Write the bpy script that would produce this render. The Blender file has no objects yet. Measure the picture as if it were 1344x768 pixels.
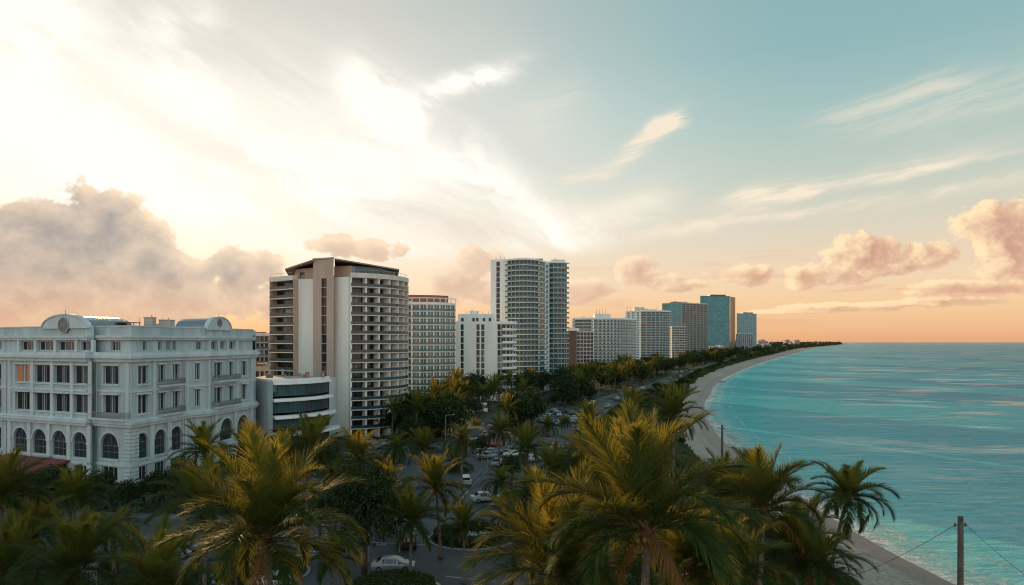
import bpy, math, random
import numpy as np
from mathutils import Vector
R = math.radians
random.seed(7)
COL = bpy.context.scene.collection
SC = bpy.context.scene
F, H, HY, CX = 900.0, 24.0, 449.0, 672.0      # focal length in photo pixels, eye height, horizon row, centre column

# ------------------------------------------------------------------ camera
cam = bpy.data.cameras.new('camera'); camo = bpy.data.objects.new('camera', cam); COL.objects.link(camo)
camo.location = (0, 0, H); camo.rotation_euler = (R(90), 0, 0)
cam.sensor_width = 36; cam.lens = 36 * F / 1344; cam.shift_y = 65 / 1344
cam.clip_start = .5; cam.clip_end = 200000
SC.camera = camo

# ------------------------------------------------------------------ light
SUN_AZ, SUN_EL = R(-30), R(9)
sun = bpy.data.lights.new('sun', 'SUN'); suno = bpy.data.objects.new('sun', sun); COL.objects.link(suno)
sun.energy = 4.4; sun.angle = R(.6); sun.color = (1, .68, .33)
sd = Vector((math.sin(SUN_AZ) * math.cos(SUN_EL), math.cos(SUN_AZ) * math.cos(SUN_EL), math.sin(SUN_EL)))
suno.rotation_euler = sd.to_track_quat('Z', 'Y').to_euler()
SC.view_settings.view_transform = 'Standard'; SC.view_settings.look = 'None'
SC.view_settings.exposure = 0.0; SC.view_settings.gamma = 1
SC.view_settings.use_curve_mapping = False
SC.cycles.filter_width = 1.15

def lin(r, g, b, k=1.0):
    f = lambda c: ((c / 255 + .055) / 1.055) ** 2.4 if c > 10 else c / 255 / 12.92
    return (f(r) * k, f(g) * k, f(b) * k)

class E:                                           # a tiny expression layer over math nodes
    def __init__(s, nt, sock): s.nt, s.s = nt, sock
    def _m(s, op, *a, clamp=False):
        n = s.nt.nodes.new('ShaderNodeMath'); n.operation = op; n.use_clamp = clamp
        for i, v in enumerate((s,) + a):
            if isinstance(v, E): s.nt.links.new(v.s, n.inputs[i])
            else: n.inputs[i].default_value = v
        return E(s.nt, n.outputs[0])
    def __add__(s, o): return s._m('ADD', o)
    __radd__ = __add__
    def __sub__(s, o): return s._m('SUBTRACT', o)
    def __rsub__(s, o): return (s * -1) + o
    def __mul__(s, o): return s._m('MULTIPLY', o)
    __rmul__ = __mul__
    def __truediv__(s, o): return s._m('DIVIDE', o)
    def mx(s, o): return s._m('MAXIMUM', o)
    def mn(s, o): return s._m('MINIMUM', o)
    def pw(s, o): return s._m('POWER', o)
    def smx(s, o, k): return s._m('SMOOTH_MAX', o, k)
    def clamp(s): return s._m('ADD', 0.0, clamp=True)
    def ss(s, a, b):
        n = s.nt.nodes.new('ShaderNodeMapRange'); n.interpolation_type = 'SMOOTHSTEP'
        s.nt.links.new(s.s, n.inputs[0]); n.inputs[1].default_value = a; n.inputs[2].default_value = b
        return E(s.nt, n.outputs[0])
def comb(nt, x, y, z=0.0):
    n = nt.nodes.new('ShaderNodeCombineXYZ')
    for i, v in enumerate((x, y, z)):
        if isinstance(v, E): nt.links.new(v.s, n.inputs[i])
        else: n.inputs[i].default_value = v
    return n.outputs[0]
def noise(nt, vec, scale, detail=4, rough=.55, dist=0, out=0, lac=2.0):
    n = nt.nodes.new('ShaderNodeTexNoise'); nt.links.new(vec, n.inputs['Vector'])
    n.inputs['Scale'].default_value = scale; n.inputs['Detail'].default_value = detail
    n.inputs['Roughness'].default_value = rough; n.inputs['Distortion'].default_value = dist
    n.inputs['Lacunarity'].default_value = lac
    return E(nt, n.outputs[out])
def mixc(nt, f, a, b, mode='MIX'):
    n = nt.nodes.new('ShaderNodeMix'); n.data_type = 'RGBA'; n.blend_type = mode
    for i, v in ((0, f), (6, a), (7, b)):
        if isinstance(v, E): nt.links.new(v.s, n.inputs[i])
        elif hasattr(v, 'is_linked') or hasattr(v, 'links'): nt.links.new(v, n.inputs[i])
        elif i == 0: n.inputs[0].default_value = v
        else: n.inputs[i].default_value = (*v, 1)
    return n.outputs[2]
def ramp(nt, f, stops, interp='LINEAR'):
    n = nt.nodes.new('ShaderNodeValToRGB'); nt.links.new(f.s, n.inputs[0]); cr = n.color_ramp; cr.interpolation = interp
    while len(cr.elements) < len(stops): cr.elements.new(.5)
    for e, (p, c) in zip(cr.elements, stops): e.position = p; e.color = (*c, 1)
    return n.outputs[0]

# ------------------------------------------------------------------ sky
def make_world():
    w = bpy.data.worlds.new('World'); SC.world = w; w.use_nodes = True
    nt = w.node_tree; nt.nodes.clear()
    out = nt.nodes.new('ShaderNodeOutputWorld'); bg = nt.nodes.new('ShaderNodeBackground')
    nt.links.new(bg.outputs[0], out.inputs[0])
    tc = nt.nodes.new('ShaderNodeTexCoord'); sp = nt.nodes.new('ShaderNodeSeparateXYZ')
    nt.links.new(tc.outputs['Generated'], sp.inputs[0])
    x, y, z = (E(nt, sp.outputs[i]) for i in range(3))
    az = x._m('ARCTAN2', y); el = z._m('ARCSINE')
    eld = el * (57.29578 / 60) # 60 degrees -> 1
    def st(l, k=1): return [(d / 60, lin(r, g, b, k)) for d, r, g, b in l]
    away = ramp(nt, eld, st([(0, 236, 174, 130), (1.0, 246, 192, 142), (2.6, 252, 208, 160), (5, 248, 219, 184), (8.5, 228, 217, 196), (12, 202, 211, 198), (17, 170, 199, 196), (22, 146, 186, 189), (60, 96, 142, 158)]))
    near = ramp(nt, eld, st([(0, 238, 168, 118), (1.6, 248, 192, 142), (3.8, 253, 220, 184), (8, 255, 240, 220), (14, 255, 250, 240), (19, 244, 240, 231), (25, 216, 214, 206), (60, 95, 130, 145)]))
    back = ramp(nt, eld, st([(0, 206, 180, 162), (6, 206, 194, 182), (15, 190, 190, 184), (30, 148, 168, 174), (60, 100, 138, 152)], 2.0))
    daz = (az - SUN_AZ)._m('ABSOLUTE')
    wn = 1 - daz.ss(.12, .98)
    sky = mixc(nt, wn, away, near)
    sky = mixc(nt, y.ss(.35, -.35), sky, back)
    ns = nt.nodes.new('ShaderNodeTexSky'); ns.sky_type = 'NISHITA'; ns.sun_disc = False
    ns.sun_elevation = SUN_EL; ns.sun_rotation = SUN_AZ; ns.altitude = 20; ns.air_density = 1.2; ns.dust_density = 2.0
    nm = nt.nodes.new('ShaderNodeVectorMath'); nm.operation = 'SCALE'; nt.links.new(ns.outputs[0], nm.inputs[0]); nm.inputs['Scale'].default_value = .07
    sky = mixc(nt, .06, sky, nm.outputs[0])
    # glow of the veiled sun
    ga, ge = SUN_AZ, R(14)
    q = (az - ga) / .42; r_ = (el - ge) / .17
    glow = (q * q + r_ * r_) * -1
    glow = glow._m('MULTIPLY', 1.0); glow = E(nt, glow._m('EXPONENT').s)
    sky = mixc(nt, glow * .32, sky, (1.25, 1.14, .97))
    # everything below in angular coordinates warped a little
    def pa(px, py):
        a = math.atan((px - CX) / F); return a, math.atan((HY - py) / F * math.cos(a))
    vec = comb(nt, az, el)
    wv = noise(nt, vec, 5, 6, .6, out=0); wv2 = noise(nt, comb(nt, az + 7, el + 3), 5, 6, .6)
    def streaks(lst, fib, seed, fr):
        """list of (px, py, half length px, half width px, slope deg, strength)"""
        tot = None
        for px, py, hl, hw, ang, k in lst:
            ca, ce = pa(px, py); c, s = math.cos(R(ang)), math.sin(R(ang))
            da, de = (az - ca) + (wv - .5) * .05, (el - ce) + (wv2 - .5) * .06
            u = (da * c + de * s) / (hl / F); v = (de * c - da * s) / (hw / F)
            u = u * u; v = v * v
            g = ((u * (.3 + u) + v) * -1.2)._m('EXPONENT') * k
            tot = g if tot is None else tot + g
        return tot
    A = R(9)
    ua, va = az * math.cos(A) + el * math.sin(A), el * math.cos(A) - az * math.sin(A)
    fibr = noise(nt, comb(nt, ua * 2.6 + wv * .6, va * 26 + wv2 * .8, 2.1), 1.6, 7, .66, .9)
    fibl = noise(nt, comb(nt, (az * .9 - el * .35) * 3.2 + wv * .5, (el * .93 + az * .36) * 10 + wv2 * .6, 5.0), 1.4, 8, .66, .45)
    cr = streaks([(1105, 240, 150, 10, 8, 1.0), (1090, 276, 200, 9, 5, .95), (1000, 262, 60, 13, 12, .7), (1165, 140, 90, 20, 8, .45), (1220, 215, 110, 4, 1, .4),
                  (1300, 130, 120, 30, 7, .32), (838, 186, 60, 12, 34, 1.2), (868, 160, 28, 11, 18, 1.2), (768, 226, 36, 9, 8, .9), (900, 302, 70, 8, 6, .6), (720, 150, 60, 26, 30, .3), (800, 270, 90, 22, 10, .5)], 0, 0, 0)
    cr = cr * (.12 + fibr.ss(.33, .66) * 1.1)
    sky = mixc(nt, cr.clamp() * .9, sky, lin(252, 236, 212, 1.0))
    cl = streaks([(600, 114, 90, 15, 19, 1.9), (655, 94, 40, 10, 16, 1.7), (500, 125, 70, 34, -30, 1.4), (560, 195, 120, 38, -26, 1.3), (650, 252, 90, 24, -18, .9), (770, 290, 110, 26, 6, 1.0),
                  (330, 125, 180, 24, -24, 1.1), (20, 40, 60, 60, -25, 1.9), (120, 175, 250, 60, -12, 1.5), (330, 200, 200, 50, -10, .8), (245, 28, 40, 28, 30, 1.1), (190, 85, 130, 18, -20, 1.0),
                  (300, 255, 280, 60, -5, .9), (640, 320, 220, 14, 3, .4)], 0, 0, 0)
    clm = (cl * (.10 + fibl.ss(.34, .70))).clamp()
    veil = streaks([(300, 45, 260, 56, -8, 1.1), (560, 60, 150, 60, -8, .8), (640, 165, 64, 36, 0, 1.3), (720, 205, 130, 30, 10, .8), (400, 235, 240, 22, -16, .9), (380, 80, 180, 30, -16, .9), (560, 290, 160, 16, -6, .7)], 0, 0, 0)
    veil = (veil * fibl.ss(.70, .34)).clamp()
    sky = mixc(nt, veil * .42, sky, lin(216, 212, 202))
    sky = mixc(nt, clm * .88, sky, (1.15, 1.09, .99))
    # cumulus: ellipses with billowing noise, lit from the side of the veiled sun
    blobs = [(10, 350, 110, 72), (95, 305, 78, 58), (150, 300, 50, 46), (70, 400, 240, 50), (205, 340, 52, 42), (240, 385, 80, 40), (320, 356, 50, 34), (375, 395, 110, 30), (150, 365, 130, 56),
             (440, 322, 34, 14), (485, 328, 44, 15), (600, 372, 36, 22), (636, 345, 32, 22), (672, 356, 30, 16), (560, 395, 50, 10), (660, 385, 60, 16),
             (836, 352, 26, 15), (846, 366, 40, 10), (880, 374, 46, 8), (772, 380, 36, 14), (700, 395, 60, 10)]
    blobr = [(985, 362, 56, 13), (1060, 362, 72, 15), (1133, 336, 50, 27), (1160, 350, 56, 12), (1222, 333, 44, 20), (1350, 316, 84, 52), (1300, 292, 46, 26), (1335, 350, 80, 22),
             (1310, 376, 120, 12), (1160, 400, 150, 5), (1060, 408, 130, 4), (1250, 392, 60, 6)]
    def field(a_, e_):
        v = comb(nt, a_, e_ * 1.15, 1.7)
        big = noise(nt, v, 17, 2, .5, 0)
        fine = noise(nt, v, 38, 8, .58, .1, lac=2.1)
        vo = nt.nodes.new('ShaderNodeTexVoronoi'); vo.feature = 'SMOOTH_F1'; vo.inputs['Scale'].default_value = 32; vo.inputs['Smoothness'].default_value = .4
        nt.links.new(comb(nt, a_ + big * .02, e_ * 1.1 + fine * .012, .6), vo.inputs['Vector'])
        tot = None
        for px, py, rx, ry in blobs + blobr:
            ca, ce = pa(px, py); kx = math.cos(ca) ** 2; ky = math.cos(ca)
            q = (a_ - ca) / (rx / F * kx * 1.15); r = (e_ - ce) / (ry / F * ky * 1.15)
            f = 1 - (q * q + r * r)
            tot = f if tot is None else tot.smx(f, .3)
        return tot.mx(-2.2) + (big - .5) * 1.5 + (fine - .5) * (a_.ss(-.33, -.12) * .9 + 1.7) - E(nt, vo.outputs[0]) * .75 + .30
    d0 = field(az, el)
    dx, dy = (az * -1 + SUN_AZ * .6), (el * -1 + .36)
    ln = (dx * dx + dy * dy)._m('SQRT').mx(.05)
    tw0 = az.ss(.0, .42)
    d1 = field(az + dx / ln * .015, el + dy / ln * .015)
    m = d0.ss(0, .34)
    sunlit = ((d0 - d1) * (tw0 * .45 + .55) + .16).clamp()
    thick = d0.ss(.05, 1.2)
    tw = az.ss(.0, .42)
    shadow = mixc(nt, tw, mixc(nt, az.ss(-.42, -.2), lin(158, 153, 152), lin(220, 188, 166)), lin(206, 158, 138))
    low = el.ss(R(7), R(1.2))
    shadow = mixc(nt, low * .48, shadow, lin(222, 162, 132))
    bright = mixc(nt, tw, lin(255, 228, 196), lin(255, 226, 182, 1.08))
    cc = mixc(nt, (sunlit * (1.15 - thick * .3) + (1 - thick) * .42).clamp(), shadow, bright)
    sky = mixc(nt, m * (.95 - low * .25), sky, cc)
    # soft low bands near the horizon
    bn = noise(nt, comb(nt, az * 3.0, el * 26, 9), 1.6, 5, .6, .5)
    bm = bn.ss(.50, .66) * el.ss(R(.6), R(2.2)) * el.ss(R(9), R(4.5)) * az.ss(-.1, .35)
    sky = mixc(nt, bm * .35, sky, lin(222, 162, 138))
    nt.links.new(sky, bg.inputs[0]); bg.inputs[1].default_value = 1.0
    w.cycles.sampling_method = 'MANUAL'; w.cycles.sample_map_resolution = 1024
make_world()

# ------------------------------------------------------------------ tagging and mesh helpers
def tag(o, label=None, cat=None, group=None, kind=None):
    if label: o['label'] = label
    if cat: o['category'] = cat
    if group: o['group'] = group
    if kind: o['kind'] = kind
    return o
def link(name, me, parent=None, loc=(0, 0, 0), rz=0.0):
    o = bpy.data.objects.new(name, me); COL.objects.link(o); o.location = loc
    if rz: o.rotation_euler = (0, 0, rz)
    if parent: o.parent = parent
    return o
def G(px, py):
    Y = F * H / (py - HY); return ((px - CX) * Y / F, Y)
def Q(px, D): return ((px - CX) * D / F, D)
def P(px, py, D): return ((px - CX) * D / F, D, H - (py - HY) * D / F)

class MB:
    def __init__(s): s.v, s.f, s.m = [], [], []
    def face(s, pts, m=0):
        n = len(s.v); s.v.extend(tuple(p) for p in pts); s.f.append(tuple(range(n, n + len(pts)))); s.m.append(m)
    def box(s, c, size, rz=0.0, m=0):
        hx, hy, hz = size[0] / 2, size[1] / 2, size[2] / 2; co, si = math.cos(rz), math.sin(rz)
        n = len(s.v)
        for dz in (-hz, hz):
            for dx, dy in ((-hx, -hy), (hx, -hy), (hx, hy), (-hx, hy)):
                s.v.append((c[0] + dx * co - dy * si, c[1] + dx * si + dy * co, c[2] + dz))
        for q in ((3, 2, 1, 0), (4, 5, 6, 7), (0, 1, 5, 4), (1, 2, 6, 5), (2, 3, 7, 6), (3, 0, 4, 7)):
            s.f.append(tuple(n + i for i in q)); s.m.append(m)
    def prism(s, poly, z0, z1, m=0, mt=None):
        n = len(s.v); k = len(poly)
        s.v += [(p[0], p[1], z0) for p in poly] + [(p[0], p[1], z1) for p in poly]
        for i in range(k):
            j = (i + 1) % k; s.f.append((n + i, n + j, n + k + j, n + k + i)); s.m.append(m)
        s.f.append(tuple(n + k + i for i in range(k))); s.m.append(m if mt is None else mt)
        s.f.append(tuple(n + i for i in reversed(range(k)))); s.m.append(m)
    def tube(s, pts, rad, n=8, m=0, cap=True):
        b = len(s.v); pts = [Vector(p) for p in pts]
        if not hasattr(rad, '__len__'): rad = [rad] * len(pts)
        prev = None
        for i, p in enumerate(pts):
            t = (pts[min(i + 1, len(pts) - 1)] - pts[max(i - 1, 0)]).normalized()
            a = Vector((1, 0, 0)) if prev is None else prev
            if abs(a.dot(t)) > .95: a = Vector((0, 1, 0))
            a = (a - t * a.dot(t)).normalized(); prev = a; c = t.cross(a)
            for k in range(n):
                th = 2 * math.pi * k / n; q = p + (a * math.cos(th) + c * math.sin(th)) * rad[i]; s.v.append(tuple(q))
        for i in range(len(pts) - 1):
            for k in range(n):
                k2 = (k + 1) % n; s.f.append((b + i * n + k, b + i * n + k2, b + (i + 1) * n + k2, b + (i + 1) * n + k)); s.m.append(m)
        if cap:
            s.f.append(tuple(b + k for k in reversed(range(n)))); s.m.append(m)
            e = b + (len(pts) - 1) * n; s.f.append(tuple(e + k for k in range(n))); s.m.append(m)
    def mesh(s, name, mats, off=(0, 0, 0), smooth=False):
        me = bpy.data.meshes.new(name)
        ox, oy, oz = off
        me.from_pydata([(a - ox, b - oy, c - oz) for a, b, c in s.v], [], s.f)
        for mt in mats: me.materials.append(mt)
        me.polygons.foreach_set('material_index', s.m)
        if smooth: me.polygons.foreach_set('use_smooth', [True] * len(s.f))
        me.update(); return me
def part(name, mb, mats, thing, smooth=False):
    """mb is in world coordinates; the part hangs under its thing"""
    if not isinstance(mats, (list, tuple)): mats = [mats]
    off = Vector((0, 0, 0)); p = thing
    while p is not None: off += p.location; p = p.parent
    return link(name, mb.mesh(name, mats, off, smooth), thing)
def thing(name, loc, label, cat, group=None, rz=0.0):
    return tag(link(name, None, None, loc, rz), label, cat, group)
def arrmesh(name, V, Q4, mats, midx=None, attr=None, smooth=False):
    me = bpy.data.meshes.new(name); nv, nf = len(V), len(Q4); k = Q4.shape[1]
    me.vertices.add(nv); me.vertices.foreach_set('co', V.astype(np.float32).ravel())
    me.loops.add(nf * k); me.loops.foreach_set('vertex_index', Q4.astype(np.int32).ravel())
    me.polygons.add(nf); me.polygons.foreach_set('loop_start', np.arange(0, nf * k, k, dtype=np.int32))
    for mt in mats: me.materials.append(mt)
    if midx is not None: me.polygons.foreach_set('material_index', midx.astype(np.int32))
    if smooth: me.polygons.foreach_set('use_smooth', np.ones(nf, dtype=bool))
    if attr:
        for nm, a in attr.items():
            at = me.attributes.new(nm, 'FLOAT', 'POINT'); at.data.foreach_set('value', a.astype(np.float32))
    me.update(); me.validate(); return me

# ------------------------------------------------------------------ materials
def mat(name, col, rough=.7, metal=0, var=.0, vscale=1.0, col2=None, bump=0, bscale=4, spec=.5, emit=None, streak=False):
    m = bpy.data.materials.new(name); m.use_nodes = True; nt = m.node_tree; b = nt.nodes['Principled BSDF']
    b.inputs['Base Color'].default_value = (*col, 1); b.inputs['Roughness'].default_value = rough
    b.inputs['Metallic'].default_value = metal; b.inputs['Specular IOR Level'].default_value = spec
    ge = nt.nodes.new('ShaderNodeNewGeometry')
    pos = ge.outputs['Position']
    if var or col2:
        c2 = col2 or tuple(c * (1 - var) for c in col)
        v = pos
        if streak:
            mp = nt.nodes.new('ShaderNodeMapping'); mp.inputs['Scale'].default_value = (1, 1, .18); nt.links.new(pos, mp.inputs[0]); v = mp.outputs[0]
        f = noise(nt, v, vscale, 6, .62, .4).ss(.35, .68)
        nt.links.new(mixc(nt, f, col, c2), b.inputs['Base Color'])
    if bump:
        bp = nt.nodes.new('ShaderNodeBump'); bp.inputs['Strength'].default_value = bump; bp.inputs['Distance'].default_value = .05
        nt.links.new(noise(nt, pos, bscale, 5, .6).s, bp.inputs['Height']); nt.links.new(bp.outputs[0], b.inputs['Normal'])
    if emit:
        b.inputs['Emission Color'].default_value = (*emit[0], 1); b.inputs['Emission Strength'].default_value = emit[1]
    return m
def glass_mat(name, c1, c2, rough=.08, cell=(3., 3., 2.6), light=(.30, .29, .27), share=.12):
    """dark window glass; from pane to pane the room behind it differs (blinds, curtains)"""
    m = bpy.data.materials.new(name); m.use_nodes = True; nt = m.node_tree; b = nt.nodes['Principled BSDF']
    ge = nt.nodes.new('ShaderNodeNewGeometry')
    dv = nt.nodes.new('ShaderNodeVectorMath'); dv.operation = 'DIVIDE'; nt.links.new(ge.outputs['Position'], dv.inputs[0]); dv.inputs[1].default_value = cell
    fl = nt.nodes.new('ShaderNodeVectorMath'); fl.operation = 'FLOOR'; nt.links.new(dv.outputs[0], fl.inputs[0])
    wn = nt.nodes.new('ShaderNodeTexWhiteNoise'); nt.links.new(fl.outputs[0], wn.inputs['Vector'])
    w = E(nt, wn.outputs['Value'])
    c = mixc(nt, w, c1, c2)
    c = mixc(nt, w.ss(1 - share, 1 - share + .02) * .8, c, light)
    nt.links.new(c, b.inputs['Base Color'])
    b.inputs['Roughness'].default_value = rough; b.inputs['Specular IOR Level'].default_value = .5
    bp = nt.nodes.new('ShaderNodeBump'); bp.inputs['Strength'].default_value = .06; bp.inputs['Distance'].default_value = .2
    nt.links.new(noise(nt, ge.outputs['Position'], .6, 2).s, bp.inputs['Height']); nt.links.new(bp.outputs[0], b.inputs['Normal'])
    return m
def leaf_mat(name, c1, c2, young, trans=.45, tcol=(.45, .36, .04)):
    m = bpy.data.materials.new(name); m.use_nodes = True; nt = m.node_tree; b = nt.nodes['Principled BSDF']
    ge = nt.nodes.new('ShaderNodeNewGeometry'); rnd = E(nt, ge.outputs['Random Per Island'])
    c = mixc(nt, rnd, c1, c2)
    oi = nt.nodes.new('ShaderNodeObjectInfo'); c = mixc(nt, E(nt, oi.outputs['Random']) * .5, c, tuple(x * .55 for x in c1))
    at = nt.nodes.new('ShaderNodeAttribute'); at.attribute_name = 'young'; yg = E(nt, at.outputs['Fac'])
    c = mixc(nt, yg, c, young)
    nt.links.new(c, b.inputs['Base Color']); b.inputs['Roughness'].default_value = .62; b.inputs['Specular IOR Level'].default_value = .08
    tr = nt.nodes.new('ShaderNodeBsdfTranslucent')
    nt.links.new(mixc(nt, (yg * .75 + .12).clamp(), c, tcol), tr.inputs[0])
    mx = nt.nodes.new('ShaderNodeMixShader'); mx.inputs[0].default_value = trans
    nt.links.new(b.outputs[0], mx.inputs[1]); nt.links.new(tr.outputs[0], mx.inputs[2])
    nt.links.new(mx.outputs[0], nt.nodes['Material Output'].inputs[0])
    return m

M = {}
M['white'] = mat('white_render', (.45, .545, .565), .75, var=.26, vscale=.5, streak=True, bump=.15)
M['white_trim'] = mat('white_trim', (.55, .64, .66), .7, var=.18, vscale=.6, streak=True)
M['cream'] = mat('cream_render', (.80, .78, .71), .8, var=.12, vscale=.25, streak=True)
M['paint_white'] = mat('white_paint', (.84, .84, .82), .65, var=.12, vscale=.3, streak=True)
M['tan'] = mat('tan_render', (.50, .37, .30), .8, var=.14, vscale=.3, streak=True)
M['tan_dark'] = mat('tan_dark', (.34, .235, .19), .8, var=.2, vscale=.4)
M['slab'] = mat('slab_concrete', (.72, .66, .58), .75, var=.18, vscale=.8)
M['slab_white'] = mat('slab_white', (.80, .83, .82), .7, var=.16, vscale=.8)
M['brown'] = mat('brown_brick', (.16, .085, .07), .85, var=.25, vscale=.5)
M['red_roof'] = mat('red_roof_tile', (.40, .13, .09), .75, var=.25, vscale=.8)
M['awning_red'] = mat('red_awning_cloth', (.22, .05, .045), .8, var=.3, vscale=.6)
M['metal'] = mat('grey_metal', (.32, .34, .35), .4, .7, var=.2, vscale=2)
M['rail'] = mat('dark_rail', (.10, .11, .12), .45, .5)
M['rail_white'] = mat('white_rail', (.55, .60, .60), .5)
M['roofing'] = mat('roof_membrane', (.30, .29, .28), .85, var=.3, vscale=.3)
M['zinc'] = mat('zinc_vault', (.34, .42, .45), .35, .5, var=.15, vscale=1)
M['plaster_grey'] = mat('grey_plaster', (.50, .48, .45), .8, var=.15, vscale=.3)
M['pinkish'] = mat('pink_beige_render', (.46, .36, .31), .8, var=.15, vscale=.2, streak=True)
M['glass'] = glass_mat('window_glass', (.012, .016, .02), (.035, .045, .05))
M['glass_dark'] = glass_mat('window_glass_dark', (.010, .012, .015), (.022, .028, .032), share=.04, light=(.12, .12, .12), cell=(.9, .9, 3))
M['glass_teal'] = glass_mat('curtain_glass_teal', (.045, .22, .25), (.08, .32, .35), .1, (6, 6, 3.5), (.07, .18, .19), .12)
M['glass_blue'] = glass_mat('curtain_glass_blue', (.02, .06, .075), (.045, .12, .135), .1, (4, 4, 2.6), (.2, .24, .24), .08)
M['glass_rail'] = mat('balcony_glass', (.035, .07, .085), .2, spec=.5, var=.3, vscale=.4)
M['glass_rail_w'] = mat('balcony_glass_pale', (.06, .17, .19), .15, spec=.6, var=.3, vscale=.4)
M['curtain'] = mat('curtain_cloth', (.17, .18, .18), .9)
M['sunlit'] = mat('sunset_reflection_pane', (.3, .12, .05), .3, emit=((1, .36, .12), .10))  # no lamp behind it: sunset reflection put in as orange colour and faint emission
M['medallion'] = mat('grey_medallion', (.16, .17, .18), .5, var=.2, vscale=2)
M['arch_glass'] = glass_mat('arcade_glass', (.018, .028, .035), (.035, .05, .06), share=.0)

# frames of reference on facades
class Fr:
    def __init__(s, A, B):
        s.A = A; s.L = math.hypot(B[0] - A[0], B[1] - A[1]); s.u = ((B[0] - A[0]) / s.L, (B[1] - A[1]) / s.L)
        s.n = (s.u[1], -s.u[0]); s.rz = math.atan2(s.u[1], s.u[0])
    def p(s, t, z, d=0.0): return (s.A[0] + s.u[0] * t + s.n[0] * d, s.A[1] + s.u[1] * t + s.n[1] * d, z)
    def at(s, px):                                  # distance along the wall of what stands at that photo column
        k = (px - CX) / F; return (k * s.A[1] - s.A[0]) / (s.u[0] - k * s.u[1])
    def box(s, mb, t0, t1, z0, z1, d0, d1, m=0):
        c = s.p((t0 + t1) / 2, (z0 + z1) / 2, (d0 + d1) / 2); mb.box(c, (t1 - t0, abs(d1 - d0), z1 - z0), s.rz, m)
def wall(mb, fr, t0, t1, z0, z1, ops, depth=.3, m=0, mr=None):
    """flat wall from t0 to t1 with real openings (s0, s1, za, zb, arch) and their reveals"""
    mr = m if mr is None else mr
    ts = sorted({t0, t1} | {o[0] for o in ops} | {o[1] for o in ops}); zs = sorted({z0, z1} | {o[2] for o in ops} | {o[3] for o in ops})
    for i in range(len(ts) - 1):
        tm = (ts[i] + ts[i + 1]) / 2; runs = None
        mine = [o for o in ops if o[0] < tm < o[1]]
        cells = []
        for j in range(len(zs) - 1):
            zm = (zs[j] + zs[j + 1]) / 2
            if any(o[2] < zm < o[3] for o in mine): continue
            if cells and abs(cells[-1][1] - zs[j]) < 1e-9: cells[-1][1] = zs[j + 1]
            else: cells.append([zs[j], zs[j + 1]])
        for a, b in cells: mb.face([fr.p(ts[i], a), fr.p(ts[i + 1], a), fr.p(ts[i + 1], b), fr.p(ts[i], b)], m)
    for o in ops:
        s0, s1, a, b = o[:4]; arch = len(o) > 4 and o[4]
        if arch:
            r = (s1 - s0) / 2; c = (s0 + s1) / 2; zc = b - r; n = 12
            arc = [(c + r * math.cos(math.pi * k / n), zc + r * math.sin(math.pi * k / n)) for k in range(n + 1)]
            for k in range(n):
                (x0, y0), (x1, y1) = arc[k], arc[k + 1]
                corner = (s1, b) if k < n / 2 else (s0, b)
                mb.face([fr.p(x0, y0), fr.p(*corner), fr.p(x1, y1)], m)
                mb.face([fr.p(x0, y0), fr.p(x1, y1), fr.p(x1, y1, -depth), fr.p(x0, y0, -depth)], mr)
            zt = zc
        else:
            zt = b; mb.face([fr.p(s0, b), fr.p(s1, b), fr.p(s1, b, -depth), fr.p(s0, b, -depth)], mr)
        mb.face([fr.p(s0, a), fr.p(s0, zt), fr.p(s0, zt, -depth), fr.p(s0, a, -depth)], mr)
        mb.face([fr.p(s1, a), fr.p(s1, a, -depth), fr.p(s1, zt, -depth), fr.p(s1, zt)], mr)
        mb.face([fr.p(s0, a), fr.p(s0, a, -depth), fr.p(s1, a, -depth), fr.p(s1, a)], mr)
WC = {}
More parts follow.
